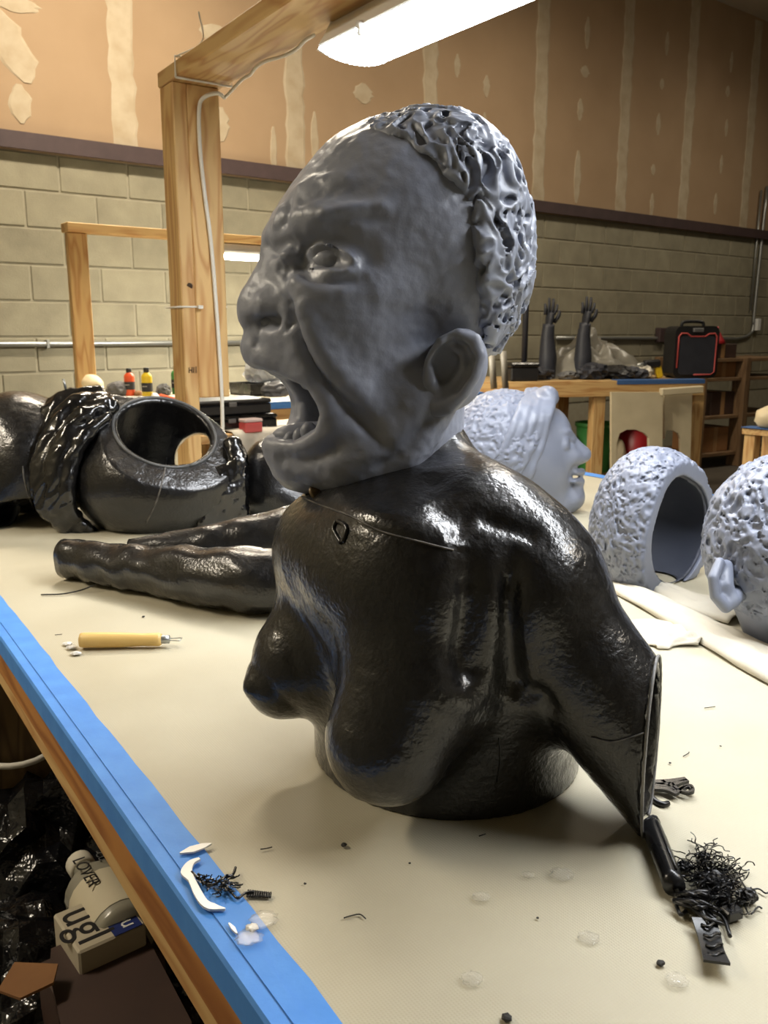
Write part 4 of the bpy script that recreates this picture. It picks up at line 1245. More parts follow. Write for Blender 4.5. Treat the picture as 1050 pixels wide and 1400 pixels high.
# tray with clear plastic behind the face
tb_ = onz(345, 541, BZ)
tr_ = empty('black_tray', tb_, 'shallow black tray under clear plastic on the wall bench', 'tray')
box('base', (.30, .20, .008), BLACKM, frame(tb_ + Vector((.06, .1, .005)), WD), tr_, .002)
for dy, L, a in ((-.1, .30, 0), (.1, .30, 0)):
    box('side', (.30, .008, .05), PLAST, frame(tb_ + Vector((.06, .1, .033)) + WN * dy, WD), tr_, .002)
for dx in (-.146, .146):
    box('side', (.008, .20, .05), PLAST, frame(tb_ + Vector((.06, .1, .033)) + WD * dx, WD), tr_, .002)
CLEAR = mat('crinkled_clear_film', (196, 200, 206), 0.15, (150, 154, 160), 14, alpha=.85)
crumple('clear_wrap', tb_ + Vector((.05, .1, .058)), (.085, .07, .085), CLEAR, 41, 'crinkled clear plastic wrap heaped on the black tray', 'plastic wrap', rough=.30, freq=2.6)

# low side table with dark boxes and a white cloth
SZ = 0.83; s1 = onz(335, 592, SZ); st_t = (s1 - WO).dot(WD); so = (s1 - WO).dot(WN)
sd = empty('side_table', wallp(st_t, 0, so - .25), 'low pine side table holding dark boxes in front of the wall bench', 'table')
box('table_top', (1.1, .34, .03), PINE, frame(wallp(st_t + .1, SZ - .015, so - .17), WD), sd)
for a in (-.42, .62):
    for o_ in (-.04, -.30):
        beam('leg', wallp(st_t + a, 0, so + o_), wallp(st_t + a, SZ - .03, so + o_), .05, .05, PINE, sd, .003, WD)
def case(name, px0, px1, yb, h, d, z, m, label, out):
    a, b = onplane(px0, yb, s1 + WN * out, WN), onplane(px1, yb, s1 + WN * out, WN)
    t0_, t1_ = (a - WO).dot(WD), (b - WO).dot(WD)
    root = empty(name, wallp((t0_ + t1_) / 2, z, so + out - d / 2), label, 'box')
    box('body', (t1_ - t0_, d, h * .7), m, frame(wallp((t0_ + t1_) / 2, z + h * .35 + .001, so + out - d / 2), WD), root, .006)
    box('lid', ((t1_ - t0_) * 1.01, d * 1.02, h * .28), m, frame(wallp((t0_ + t1_) / 2, z + h * .86 + .001, so + out - d / 2), WD), root, .006)
    box('latch', (.03, .008, h * .3), GRAYP, frame(wallp((t0_ + t1_) / 2, z + h * .72, so + out + .003), WD), root, .002)
case('black_case', 250, 380, 590, .055, .22, SZ, PLAST, 'flat black case lying on the low side table', -.06)
case('black_case', 262, 372, 575, .055, .20, SZ + .057, BLACKM, 'dark case stacked on the flat black case', -.07)
rb = empty('red_box', wallp(st_t + .14, SZ, so - .02), 'small clear red plastic box on the low side table', 'box')
REDC = mat('clear_red_plastic', (210, 90, 90), 0.2, alpha=.85)
pb1 = onz(343, 591, SZ)
box('body', (.07, .05, .035), REDC, frame(pb1 + Vector((0, 0, .019)), WD), rb, .003)
box('lid', (.072, .052, .012), mat('clear_lid', (220, 200, 196), .2, alpha=.8), frame(pb1 + Vector((0, 0, .044)), WD), rb, .003)
crumple('grey_rag', wallp(st_t + .20, SZ + .114, so - .12), (.05, .045, .03), GRAYP, 77, 'crumpled grey rag on top of the dark case', 'rag')
# white cloth hanging over its front
nU, nV = 30, 26; V = []
for i in range(nU + 1):
    for j in range(nV + 1):
        u, v = i / nU, j / nV
        t = st_t - .05 + .55 * u
        if v < .3: o_, z = so - .15 + .16 * (v / .3), SZ + .006 + .004 * math.sin(9 * u)
        else: o_, z = so + .012 + .018 * math.sin(17 * u + 2 * v) * (v - .2) + .01 * math.sin(31 * u), SZ - .42 * (v - .3) / .7
        V.append(wallp(t, z, o_))
Fq = [(i * (nV + 1) + j, (i + 1) * (nV + 1) + j, (i + 1) * (nV + 1) + j + 1, i * (nV + 1) + j + 1) for i in range(nU) for j in range(nV)]
bb = wallp(st_t, SZ - .4, so); oC = mesh_obj('draped_cloth', [v - bb for v in V], Fq, CLOTHW, Matrix.Translation(bb), None, True)
oC.modifiers.new('thick', 'SOLIDIFY').thickness = .003
tag(oC, 'white cloth hanging over the front of the low side table', 'cloth')

# ------------------------------------------------------------------ bench far right
RZ = 0.85
f0, f1 = onz(600, 523, RZ), onz(962, 519, RZ)
rd = (f1 - f0).normalized(); rn = Vector((rd.y, -rd.x, 0)); rl = (f1 - f0).length
def rp(x, out, z): return f0 + rd * x + rn * out + Vector((0, 0, z - RZ))
def rx(px, py, out=0.0):
    q = onplane(px, py, f0 + rn * out, rn); return (q - f0).dot(rd), q.z
RD = 0.75
far_b = empty('far_bench', rp(rl / 2, -RD / 2, 0), 'long pine bench with blue tape by the far block wall', 'table')
box('bench_top', (rl, RD, .02), PLY, frame(rp(rl / 2, -RD / 2, RZ - .010), rd), far_b)
beam('apron_board', rp(0, .0, RZ - .055), rp(rl, .0, RZ - .055), .038, .11, PINE, far_b)
x1, _ = rx(842, 520); box('blue_tape', (rl - x1, .10, .004), BLUED, frame(rp((x1 + rl) / 2, -.03, RZ + .003), rd), far_b, .001)
box('blue_tape', (rl - x1, .004, .03), BLUED, frame(rp((x1 + rl) / 2, .021, RZ - .012), rd), far_b, .001)
for px in (625, 820):
    xl, _ = rx(px, 560)
    for o_ in (-.05, -RD + .05): beam('leg', rp(xl, o_, 0), rp(xl, o_, RZ - .02), .089, .089, PINE, far_b, .003, rd)
xl, _ = rx(955, 560); beam('leg', rp(xl, -.05, 0), rp(xl, -.05, RZ - .02), .089, .089, PINE, far_b, .003, rd); beam('leg', rp(xl, -RD + .05, 0), rp(xl, -RD + .05, RZ - .02), .089, .089, PINE, far_b, .003, rd)
xs0, _ = rx(630, 560)
box('lower_shelf', (rl - xs0 - .1, RD - .15, .02), PLY, frame(rp((xs0 + rl) / 2, -RD / 2, .16), rd), far_b)

# upright black forearms with fingers spread
SIL = mat('dark_print', (38, 40, 48), 0.5, (48, 50, 58), 14)
def forearm(px, ytop, ybot, label, lean):
    x, z1 = rx(px, ytop, -.35); _, z0 = rx(px, ybot, -.35)
    b = rp(x, -.35, RZ + .002); root = empty('forearm_cast', b, label, 'sculpture', 'forearm casts on the far bench')
    H_ = z1 - RZ; q = lambda fx, fz, fy=0.0: b + rd * (fx + lean * fz) + rn * fy + Vector((0, 0, fz * H_))
    tube('arm', smooth_path([q(.02, 0), q(.015, .25), q(.0, .5), q(0, .68)], 4), [.062, .066, .05, .042], SIL, root, 14)
    tube('palm', smooth_path([q(0, .66), q(.004, .75), q(.006, .82)], 4), [.042, .052, .046], SIL, root, 12, ell=.55)
    for k, (dx, top, sp) in enumerate(((-.036, .93, -.006), (-.012, 1.0, -.002), (.014, .99, .006), (.036, .92, .016))):
        tube('finger', smooth_path([q(dx * .9, .80), q(dx + sp * .5, .80 + (top - .80) * .5, .012), q(dx + sp, top)], 4), [.013, .012, .009], SIL, root, 8)
    tube('thumb', smooth_path([q(.04, .70), q(.062, .78, .02), q(.066, .85, .02)], 4), [.015, .014, .010], SIL, root, 8)
forearm(748, 408, 500, 'dark forearm cast with spread fingers standing beside the black pole', .03)
forearm(796, 406, 505, 'dark forearm cast with spread fingers standing in front of the plastic sheeting', .05)
x, zt2 = rx(722, 330, -.4); pb_ = rp(x, -.4, RZ)
pr = empty('black_pole_stand', pb_, 'slim black pole on a round foot at the far bench', 'stand')
lathe('foot', [(.14, 0), (.14, .02), (.05, .05), (.04, .10), (.03, .11)], SIL, Matrix.Translation(pb_ + Vector((0, 0, .001))), pr, 20)
tube('pole', [pb_ + Vector((0, 0, .1)), pb_ + Vector((0, 0, zt2 - RZ))], .022, SIL, pr, 12)
x, _ = rx(808, 500, -.5)
sheet_heap('plastic_sheeting', rp(x, -.48, RZ + .002), .92, .40, .34, FILM, 5, 'cloudy plastic sheeting heaped behind the dark forearm casts', 'plastic sheet', rotz=math.atan2(rd.y, rd.x))
junk = [(735, 517, (.10, .08, .05), SIL, 'dark lump of scrap at the foot of the black pole'), (812, 515, (.13, .09, .06), SIL, 'dark tangled scrap in front of the plastic sheeting'), (845, 517, (.12, .09, .05), BLACKM, 'dark scrap beside the blue taped bench edge'),
        (868, 516, (.10, .07, .045), SIL, 'dark scrap between the sheeting and the yellow drill'), (778, 518, (.08, .06, .03), GRAYP, 'grey scrap between the two forearm casts'), (880, 514, (.06, .06, .05), CLOTHW, 'pale rag by the yellow drill')]
for i, (px, py, r, m, lb) in enumerate(junk):
    x, _ = rx(px, py, -.2); crumple('scrap', rp(x, -.22, RZ + .001), r, m, 60 + i, lb, 'scrap', rough=.35, rotz=i)
# small drill
x, _ = rx(894, 512, -.2); db = rp(x, -.22, RZ); dr_ = empty('hand_drill', db, 'yellow and black hand drill lying by the red trimmed case', 'drill')
beam('body', db + rd * -.08 + Vector((0, 0, .10)), db + rd * .05 + Vector((0, 0, .11)), .06, .06, BLACKM, dr_, .012)
beam('grip', db + rd * .03 + Vector((0, 0, .10)), db + rd * .06 + Vector((0, 0, .003)), .04, .05, YEL, dr_, .01)
tube('chuck', [db + rd * -.08 + Vector((0, 0, .10)), db + rd * -.13 + Vector((0, 0, .097))], [.02, .012], METAL, dr_, 10)
# black case with red trim
xa, _ = rx(913, 505, -.25); xb, _ = rx(972, 505, -.25); _, zc1 = rx(940, 446, -.25)
cw, ch = xb - xa, zc1 - RZ
cb = rp((xa + xb) / 2, -.25, RZ + .001); kc = empty('red_trimmed_case', cb, 'black hard case with a red trim line standing on the far bench', 'case')
Mc = frame(cb + Vector((0, 0, ch / 2)), rd)
def rrect(w, h, r, n=5):
    out = []
    for cx, cy, a0 in ((w / 2 - r, h / 2 - r, 0), (-w / 2 + r, h / 2 - r, 90), (-w / 2 + r, -h / 2 + r, 180), (w / 2 - r, -h / 2 + r, 270)):
        for k in range(n + 1):
            a = math.radians(a0 + 90 * k / n); out.append((cx + r * math.cos(a), cy + r * math.sin(a)))
    return out
Rx = Matrix(((1, 0, 0, 0), (0, 0, 1, 0), (0, 1, 0, 0), (0, 0, 0, 1)))
prism('shell', rrect(cw, ch, .05), .16, BLACKM, Mc @ Rx, kc)
prism('front_panel', rrect(cw * .80, ch * .74, .03), .012, SIL, Mc @ Matrix.Translation((0, -.084, -ch * .06)) @ Rx, kc)
tr_pts = [Mc @ Vector((x_, -.088, y_)) for x_, y_ in [(-.05 * cw, -.43 * ch), (.34 * cw, -.43 * ch), (.42 * cw, -.38 * ch), (.43 * cw, .30 * ch), (.38 * cw, .36 * ch), (.25 * cw, .35 * ch), (.16 * cw, .30 * ch), (-.16 * cw, .30 * ch), (-.25 * cw, .36 * ch), (-.38 * cw, .36 * ch), (-.43 * cw, .30 * ch), (-.44 * cw, -.3 * ch)]]
tube('red_trim', tr_pts, .006, REDTRIM, kc, 6)
tube('handle', smooth_path([Mc @ Vector((-.09, 0, ch * .5)), Mc @ Vector((-.07, 0, ch * .5 + .03)), Mc @ Vector((.07, 0, ch * .5 + .03)), Mc @ Vector((.09, 0, ch * .5))], 4), .012, BLACKM, kc, 8)
box('latch', (.08, .02, .03), GRAYP, Mc @ Matrix.Translation((0, -.085, ch * .42)), kc, .004)
# dark bin at left end of the bench
x, _ = rx(726, 530, .1)
bx_ = empty('black_tool_box', rp(x, -.12, RZ), 'black tool box on the near end of the far bench', 'box')
box('body', (.20, .16, .09), BLACKM, frame(rp(x, -.10, RZ + .047), rd), bx_, .008); box('lid', (.21, .17, .035), PLAST, frame(rp(x, -.10, RZ + .11), rd), bx_, .01)

# cream plastic folding screen below the bench
cr_ = empty('cream_plastic_stand', rp(rx(880, 560)[0], .12, 0), 'cream plastic stand with arched cut-outs in front of the far bench', 'stand')
def panel(pts, out, thick=.03):
    q = [rx(px, py, out) for px, py in pts]; x0 = q[0][0]
    prism('panel', [(a - x0, b) for a, b in q], thick, CREAM, frame(rp(x0, out, 0), rd) @ Rx, cr_)
panel([(835, 536), (905, 536), (904, 640), (887, 640), (886, 598), (880, 592), (868, 587), (856, 587), (846, 592), (842, 605), (841, 640), (835, 640)], .10)
panel([(907, 540), (945, 536), (942, 640), (930, 640), (929, 600), (926, 592), (918, 588), (910, 588), (907, 600)], .05)
A_, B_ = rx(903, 536, .12), rx(960, 532, .12)
beam('rail', rp(A_[0], .12, A_[1]), rp(B_[0], .12, B_[1]), .05, .05, CREAM, cr_, .006)
# buckets under the bench
def bucket(px, py0, m, label, r, h, out=-.25, rim_m=None):
    x, _ = rx(px, 560, out); b = rp(x, out, .172); root = empty('bucket', b, label, 'bucket')
    M = Matrix.Translation(b)
    lathe('body', [(r * .82, 0), (r, h), (r * .96, h), (r * .78, .01)], m, M, root, 20, cap=False)
    lathe('rim', [(r, h - .03), (r * 1.06, h - .028), (r * 1.06, h), (r, h + .002)], m, M, root, 20, cap=False)
    tube('handle', smooth_path([b + rd * -r + Vector((0, 0, h)), b + rn * r * .8 + Vector((0, 0, h * .72)), b + rd * r + Vector((0, 0, h))], 6), .006, METAL, root, 6)
bucket(872, 600, RED, 'red bucket under the far bench behind the cream stand', .15, .34)
bucket(815, 600, GREEN, 'green bucket under the far bench behind the grey lying head', .14, .36)
crumple('white_jug', rp(rx(832, 600, -.2)[0] + .05, -.14, .172), (.06, .06, .14), CREAM, 99, 'pale jug standing beside the green bucket', 'jug', rough=.06, smooth=True)
x_, _ = rx(742, 600, -.3)
cbx = empty('cardboard_box', rp(x_, -.35, .172), 'brown cardboard box on the lower shelf of the far bench', 'box')
box('body', (.30, .28, .32), CARD, frame(rp(x_, -.35, .333), rd), cbx, .004)
box('flap', (.30, .14, .006), CARD, frame(rp(x_, -.14, .46), rd) @ Matrix.Rotation(.5, 4, 'X'), cbx, .001)

# storage rack right of the bench
k0, k1 = onz(985, 638, 0), onz(1075, 628, 0)
kd = (k1 - k0).normalized(); kn_ = Vector((kd.y, -kd.x, 0)); kl = (k1 - k0).length
rk = empty('storage_rack', (k0 + k1) / 2, 'brown wooden storage rack standing against the far wall', 'shelf')
def kp(x, o, z): return k0 + kd * x + kn_ * o + Vector((0, 0, z))
zr = onplane(1000, 489, k0, kn_).z
PINEK = wood('dull_pine', (120, 94, 66), (98, 74, 50), ring=12)
for x in (.18, kl - .03):
    for o_ in (0, -.5): beam('post', kp(x, o_, 0), kp(x, o_, zr), .14 if o_ == 0 else .06, .06, PINEK, rk, .003, kd)
for z in (.12, .45, .78, zr - .02):
    box('shelf_board', (kl + .3, .56, .03), PINEK, frame(kp(kl / 2 - .15, -.25, z), kd), rk, .003)
for x in (-.12,):
    for o_ in (0, -.5): beam('post', kp(x - .2, o_, 0), kp(x - .2, o_, zr), .06, .06, PINEK, rk, .003, kd)
for i, (x, z, w, h, m, lb) in enumerate([(-.06, .135, .34, .22, CARD, 'cardboard box on the lowest shelf of the storage rack'), (.0, .465, .30, .2, DARKB, 'dark brown box on the middle shelf of the storage rack'), (-.02, .795, .32, .16, CARD, 'shallow cardboard box on the upper shelf of the storage rack'), (-.05, zr - .002, .36, .12, DARKB, 'dark box on top of the storage rack')]):
    rt = empty('storage_box', kp(x, -.2, z), lb, 'box')
    box('body', (w, .34, h), m, frame(kp(x, -.2, z + h / 2 + .001), kd), rt, .005)
    box('tape_strip', (.05, .342, h + .002), mat('box_tape', (160, 124, 84), .4), frame(kp(x, -.2, z + h / 2 + .0015), kd), rt, .001)
x, _ = rx(988, 500, -.2)
rf = empty('red_funnel', kp(-.10, -.06, zr + .12), 'red funnel standing on the dark box of the storage rack', 'funnel')
lathe('cone', [(.075, .0), (.06, .03), (.02, .10), (.012, .11)], RED, Matrix.Translation(kp(-.10, -.06, zr + .120)), rf, 16)
tube('spout', [kp(-.10, -.06, zr + .225), kp(-.10, -.06, zr + .27)], [.012, .007], RED, rf, 10)

# small wooden stand at the right edge with a cream bag
e0 = wp(1048, 592, 4.4); ez = e0.z
es = empty('wooden_stand', (e0.x, e0.y, 0), 'small pine stand with a blue taped corner holding a cream bag', 'stand')
Me = frame(e0, WD)
box('top_board', (.26, .26, .035), PINE, Me @ Matrix.Translation((.12, .0, 0)), es, .003)
for dx in (.03, .21):
    for dy in (-.09, .09):
        a = Me @ Vector((dx, dy, -.018)); beam('leg', (a.x, a.y, 0), a, .06, .06, PINE, es, .003, WD)
box('blue_tape', (.10, .262, .004), BLUED, Me @ Matrix.Translation((.03, 0, .020)), es, .001)
crumple('cream_bag', Me @ Vector((.08, 0, .023)), (.10, .09, .065), mat('cream_bag', (206, 190, 156), .6), 123, 'rounded cream bag on the small pine stand', 'bag', rough=.10, smooth=True)

# clutter between the bust and the lying head: a low trestle with a blue rail and grey posts
g0 = wp(655, 560, 5.2)
tg = empty('trestle', (g0.x, g0.y, 0), 'low pine trestle with a blue rail beyond the grey lying head', 'trestle')
beam('top_board', g0 + WD * -.35, g0 + WD * .30 + Vector((0, 0, .0)), .20, .09, PINE, tg)
for dx in (-.28, .22): beam('leg', Vector((g0.x, g0.y, 0)) + WD * dx, g0 + WD * dx + Vector((0, 0, -.05)), .06, .06, PINE, tg, .003, WD)
tube('blue_rail', smooth_path([g0 + WD * -.3 + Vector((0, 0, .06)), g0 + WD * .0 + Vector((0, 0, .09)), g0 + WD * .02 + Vector((0, 0, .05))], 4), .02, BLUED, tg, 8)
for i, (px, y0, y1) in enumerate(((672, 545, 485), (688, 545, 480))):
    q = onplane(px, y1, g0, Vector((0, 1, 0))); qb = onplane(px, y0, g0, Vector((0, 1, 0)))
    tag(tube('grey_post', [Vector((q.x + .02, q.y, qb.z + .06)), q], .02, mat('grey_tube', (110, 106, 96), .5), tg, 10))
# ------------------------------------------------------------------ folded white cloth beside the grey heads
def strip_cloth(name, pts, widths, m, label, cat, seed, bump=.012, n=40, k=14):
    """a folded band of cloth lying on the sheet: pts = pixel centre line, widths in metres"""
    c = smooth_path([onz(x, y, SHZ) for x, y in pts], 10); L = len(c)
    V = []
    ws = np.interp(np.linspace(0, 1, L), np.linspace(0, 1, len(widths)), widths)
    for i, p in enumerate(c):
        t = (c[min(i + 1, L - 1)] - c[max(i - 1, 0)]).normalized(); s_ = Vector((t.y, -t.x, 0))
        for j in range(k + 1):
            v = j / k * 2 - 1
            q = p + s_ * (v * ws[i] / 2)
            z = bump * math.sqrt(max(0, 1 - v * v)) + .003 * math.sin(i * .9 + seed + v * 3) * (1 - abs(v)) + .0015 * math.sin(v * 11 + i * .35)
            V.append(Vector((q.x, q.y, SHZ + .0015 + max(z, 0))))
    F = [(i * (k + 1) + j, i * (k + 1) + j + 1, (i + 1) * (k + 1) + j + 1, (i + 1) * (k + 1) + j) for i in range(L - 1) for j in range(k)]
    b = c[0]; o = mesh_obj(name, [v - b for v in V], F, m, Matrix.Translation(b), None, True)
    md = o.modifiers.new('thick', 'SOLIDIFY'); md.thickness = .0012; md.offset = 1
    return tag(o, label, cat)
strip_cloth('folded_cloth', [(838, 800), (900, 832), (970, 868), (1040, 905), (1100, 935)], [.05, .055, .07, .085, .09], CLOTHW, 'long folded band of cream cloth below the curly head', 'cloth', 2, .014)
strip_cloth('white_cloth', [(850, 870), (885, 868), (925, 872), (960, 880)], [.06, .12, .11, .03], CLOTHW, 'flat white cloth beside the arm of the bust', 'cloth', 5, .006)
strip_cloth('cream_cloth', [(905, 808), (960, 830), (1015, 850)], [.04, .08, .06], CLOTHW, 'cream cloth fold between the scalp shell and the curly head', 'cloth', 8, .010)

# ------------------------------------------------------------------ loop tool
LIGHTW = mat('yellow_varnished_wood', (228, 194, 122), 0.4, (214, 176, 104), 12, nstretch=(.15, 1, 1))
t0_, t1_ = onz(109, 886, SHZ), onz(222, 885, SHZ)
ld = (t1_ - t0_).normalized(); Lh = (t1_ - t0_).length; rt_ = .0105
tl = empty('loop_tool', t0_, 'wooden handled loop tool lying on the sheet near the blue tape', 'tool')
Mt = frame(t0_ + Vector((0, 0, rt_ + .0008)), Vector((0, 0, 1)), ld)
Ml = Matrix.Translation(t0_ + Vector((0, 0, rt_ + .0008))) @ ld.to_track_quat('Z', 'Y').to_matrix().to_4x4()
lathe('handle', [(.004, 0), (rt_ * .92, .002), (rt_ * .99, .007), (rt_, .03), (rt_ * .96, Lh * .5), (rt_ * .82, Lh * .78), (rt_ * .86, Lh * .9), (rt_ * .88, Lh * .96), (rt_ * .74, Lh * .99), (rt_ * .5, Lh)], LIGHTW, Ml, tl, 24)
lathe('ferrule', [(.0055, Lh - .002), (.0058, Lh), (.0058, Lh + .010), (.0045, Lh + .0105)], METAL, Ml, tl, 14)
e_ = Lh + .010
tube('wire_loop', [Ml @ Vector(q) for q in ((.003, 0, e_ - .004), (.0058, 0, e_ + .014), (.0052, 0, e_ + .0158), (-.0052, 0, e_ + .0158), (-.0058, 0, e_ + .014), (-.003, 0, e_ - .004))], .0007, METAL, tl, 6)

# ------------------------------------------------------------------ scraps round the arm
rod0, rod1 = onz(889, 1143, SHZ), onz(921, 1228, SHZ)
rr = .0085
u_ = (rod1 - rod0).normalized()
prd = empty('black_rod', rod0, 'short glossy black plastic rod lying at the cut arm', 'rod')
zr_ = Vector((0, 0, rr + .0012))
tube('barrel', smooth_path([rod0 + zr_ - u_ * .001, rod0 + zr_ + u_ * .003, rod0.lerp(rod1, .5) + zr_, rod1 + zr_], 4), [rr * .7, rr * .95, rr, rr, rr * .98], PLAST, prd, 18)
sdv = u_.cross(Vector((0, 0, 1)))
tube('ridge', [rod0 + zr_ + u_ * .006 + sdv * -.003 + Vector((0, 0, rr * .96)), rod1 + zr_ - u_ * .01 + sdv * -.003 + Vector((0, 0, rr * .96))], .0012, PLAST, prd, 6)
tube('broken_end', smooth_path([rod0 + zr_ - u_ * .001, rod0 + zr_ - u_ * .008 + sdv * -.004, rod0 + zr_ - u_ * .010 + sdv * -.008 + Vector((0, 0, -.004))], 4), [rr * .7, rr * .6, .003], PLAST, prd, 10)

def ribbon(name, pts, w, m, parent=None, th=.0014, up=.002):
    """a flat strip of plastic through pixel points"""
    c = smooth_path([onz(x, y, SHZ + up + (z if len(q) > 2 else 0)) for q in pts for (x, y, z) in [(q[0], q[1], q[2] if len(q) > 2 else 0)]], 5)
    V, F = [], []
    L = len(c); ws = w if isinstance(w, (list, tuple)) else [w]
    ws = np.interp(np.linspace(0, 1, L), np.linspace(0, 1, len(ws)), ws)
    for i, p in enumerate(c):
        t = (c[min(i + 1, L - 1)] - c[max(i - 1, 0)]).normalized(); s_ = t.cross(Vector((0, 0, 1))).normalized()
        for sx, zz in ((-1, 0), (-1, th), (1, th), (1, 0)): V.append(p + s_ * (sx * ws[i] / 2) + Vector((0, 0, zz)))
    for i in range(L - 1):
        for j in range(4): F.append((i * 4 + j, i * 4 + (j + 1) % 4, (i + 1) * 4 + (j + 1) % 4, (i + 1) * 4 + j))
    F.append((3, 2, 1, 0)); n = (L - 1) * 4; F.append((n, n + 1, n + 2, n + 3))
    b = c[0]
    return mesh_obj(name, [v - b for v in V], F, m, Matrix.Translation(b), parent, False)
def pxtube(name, pts, r, m, parent, up=.003, seg=6):
    return tube(name, smooth_path([onz(q[0], q[1], SHZ + up + (q[2] if len(q) > 2 else 0)) for q in pts], 4), r, m, parent, seg)
# lattice scrap beside the arm
lt = empty('lattice_scrap', onz(912, 1085, SHZ), 'small black lattice of trimmed supports behind the cut arm', 'scrap')
for pts, w in (([(892, 1072), (915, 1071), (938, 1068)], .006), ([(890, 1076), (912, 1078), (932, 1072), (940, 1070)], .004), ([(893, 1080), (912, 1082), (926, 1088)], .006), ([(918, 1074), (928, 1082), (940, 1078), (946, 1082)], .003),
               ([(926, 1086), (936, 1078), (944, 1077), (947, 1084), (938, 1086), (928, 1083)], .003), ([(905, 1070), (922, 1084)], .003)):
    ribbon('strut', pts, w, PLAST, lt, .003, .004)
pxtube('hook', [(888, 1083), (896, 1095), (906, 1100), (914, 1098)], [.002, .0028, .003, .0025], PLAST, lt, .002, 8)
# flat cut strip with notches
fs = empty('notched_strip', onz(975, 1280, SHZ), 'black notched plastic strip ending the scrap pile by the rod', 'scrap')
ribbon('strip', [(962, 1258, .004), (969, 1280, .002), (974, 1300, .003), (980, 1318, .006)], [.017, .016, .015, .017], PLAST, fs, .002, .003)
for y in (1262, 1276, 1290, 1302):
    pxtube('raised_rib', [(958 + (y - 1258) * .22, y + 2, .004), (967 + (y - 1258) * .22, y + 5, .005), (975 + (y - 1258) * .22, y, .005), (982 + (y - 1258) * .18, y + 1, .004)], .0011, PLAST, fs, .0045)
# thick bundle of supports
bd = empty('support_bundle', onz(950, 1235, SHZ), 'thick black bundle of broken supports touching the rod end', 'scrap')
rg = random.Random(5)
for k in range(16):
    x0, y0 = 922 + rg.uniform(-2, 14), 1222 + rg.uniform(-4, 10); x1, y1 = 975 + rg.uniform(-14, 22), 1250 + rg.uniform(-28, 16)
    mx, my = (x0 + x1) / 2 + rg.uniform(-8, 8), (y0 + y1) / 2 + rg.uniform(-6, 10)
    pxtube('support_strand', [(x0, y0, rg.uniform(0, .006)), (mx, my, rg.uniform(.002, .012)), (x1, y1, rg.uniform(0, .008))], [.0016, .002, .0011], PLAST, bd, .0026)
for pts in ([(926, 1232), (950, 1238), (975, 1246), (990, 1256), (998, 1280)], [(930, 1226), (960, 1222), (985, 1216), (1000, 1212)], [(925, 1238), (930, 1250), (938, 1246)]):
    pxtube('support_strand', pts, .0016, PLAST, bd, .004)
box('support_block', (.014, .010, .008), PLAST, frame(onz(1000, 1248, SHZ + .0055), (1, .4, 0)), bd, .001)
box('support_block', (.010, .014, .008), PLAST, frame(onz(990, 1228, SHZ + .0055), (1, -.4, 0)), bd, .001)
# tangle of fine filament
tg_ = empty('filament_tangle', onz(970, 1200, SHZ), 'springy tangle of fine black filament above the scrap bundle', 'scrap')
V, F = [], []
rg = random.Random(11)
for k in range(170):
    t = rg.random(); cx, cy = 948 + 58 * t + rg.gauss(0, 9), 1168 + 52 * t + rg.gauss(0, 10)
    pts = []; a = rg.uniform(0, 6.28); hgt = rg.uniform(.001, .016)
    for j in range(6):
        a += rg.uniform(-1.3, 1.3); cx += 7 * math.cos(a); cy += 5 * math.sin(a)
        pts.append(onz(cx, cy, SHZ + .0015 + abs(hgt * math.sin(j * .8 + k))))
    tube_geo(smooth_path(pts, 3), .0005, 4, V, F)
b = onz(970, 1200, SHZ)
tag(mesh_obj('fine_strands', [v - b for v in V], F, PLAST, Matrix.Translation(b), tg_), kind='stuff')
for i, (x, y, w) in enumerate(((1022, 1225, .012), (935, 1185, .010), (962, 1172, .009), (978, 1205, .016), (960, 1200, .009), (990, 1215, .012))):
    bm = crumple_bm((w * .5, w * .4, w * .4), 140 + i, 3, .35, 2.5, -w * .3); bm_obj('knot', bm, BLACKM, Matrix.Translation(onz(x, y, SHZ + .001 + w * .35)), tg_)
for pts in ([(1015, 1225), (1024, 1250), (1036, 1240), (1042, 1242)], [(1005, 1190), (1018, 1212), (1024, 1222)], [(1020, 1220), (1036, 1215), (1046, 1221), (1052, 1220)], [(930, 1190), (922, 1184), (928, 1190)]):
    pxtube('loose_strand', pts, .0007, PLAST, tg_, .002, 5)

# ------------------------------------------------------------------ scraps on the tape
GLUE = mat('dried_white_glue', (226, 222, 212), 0.3, (206, 204, 200), 30)
CLEARG = mat('clear_glue', (214, 210, 196), 0.12, alpha=.16)
def flake(name, pts, w, m, label, th=.0012, up=.0012):
    o = ribbon(name, pts, w, m, None, th, up); return tag(o, label, 'glue')
flake('glue_flake', [(246, 1168), (262, 1163), (278, 1158), (289, 1155)], [.001, .009, .007, .001], GLUE, 'pale leaf shaped flake of dried glue on the blue tape', .0015, .0025)
flake('glue_drip', [(273, 1176), (261, 1182), (255, 1194), (262, 1205), (270, 1222), (279, 1236), (290, 1242), (308, 1245)], [.003, .006, .009, .005, .006, .006, .007, .001], GLUE, 'long curved drip of white glue on the blue tape', .002, .0025)
flake('glue_drip', [(313, 1264), (319, 1271), (324, 1278)], [.001, .003, .001], GLUE, 'short white drip of glue below the black mesh scrap', .0015, .0025)
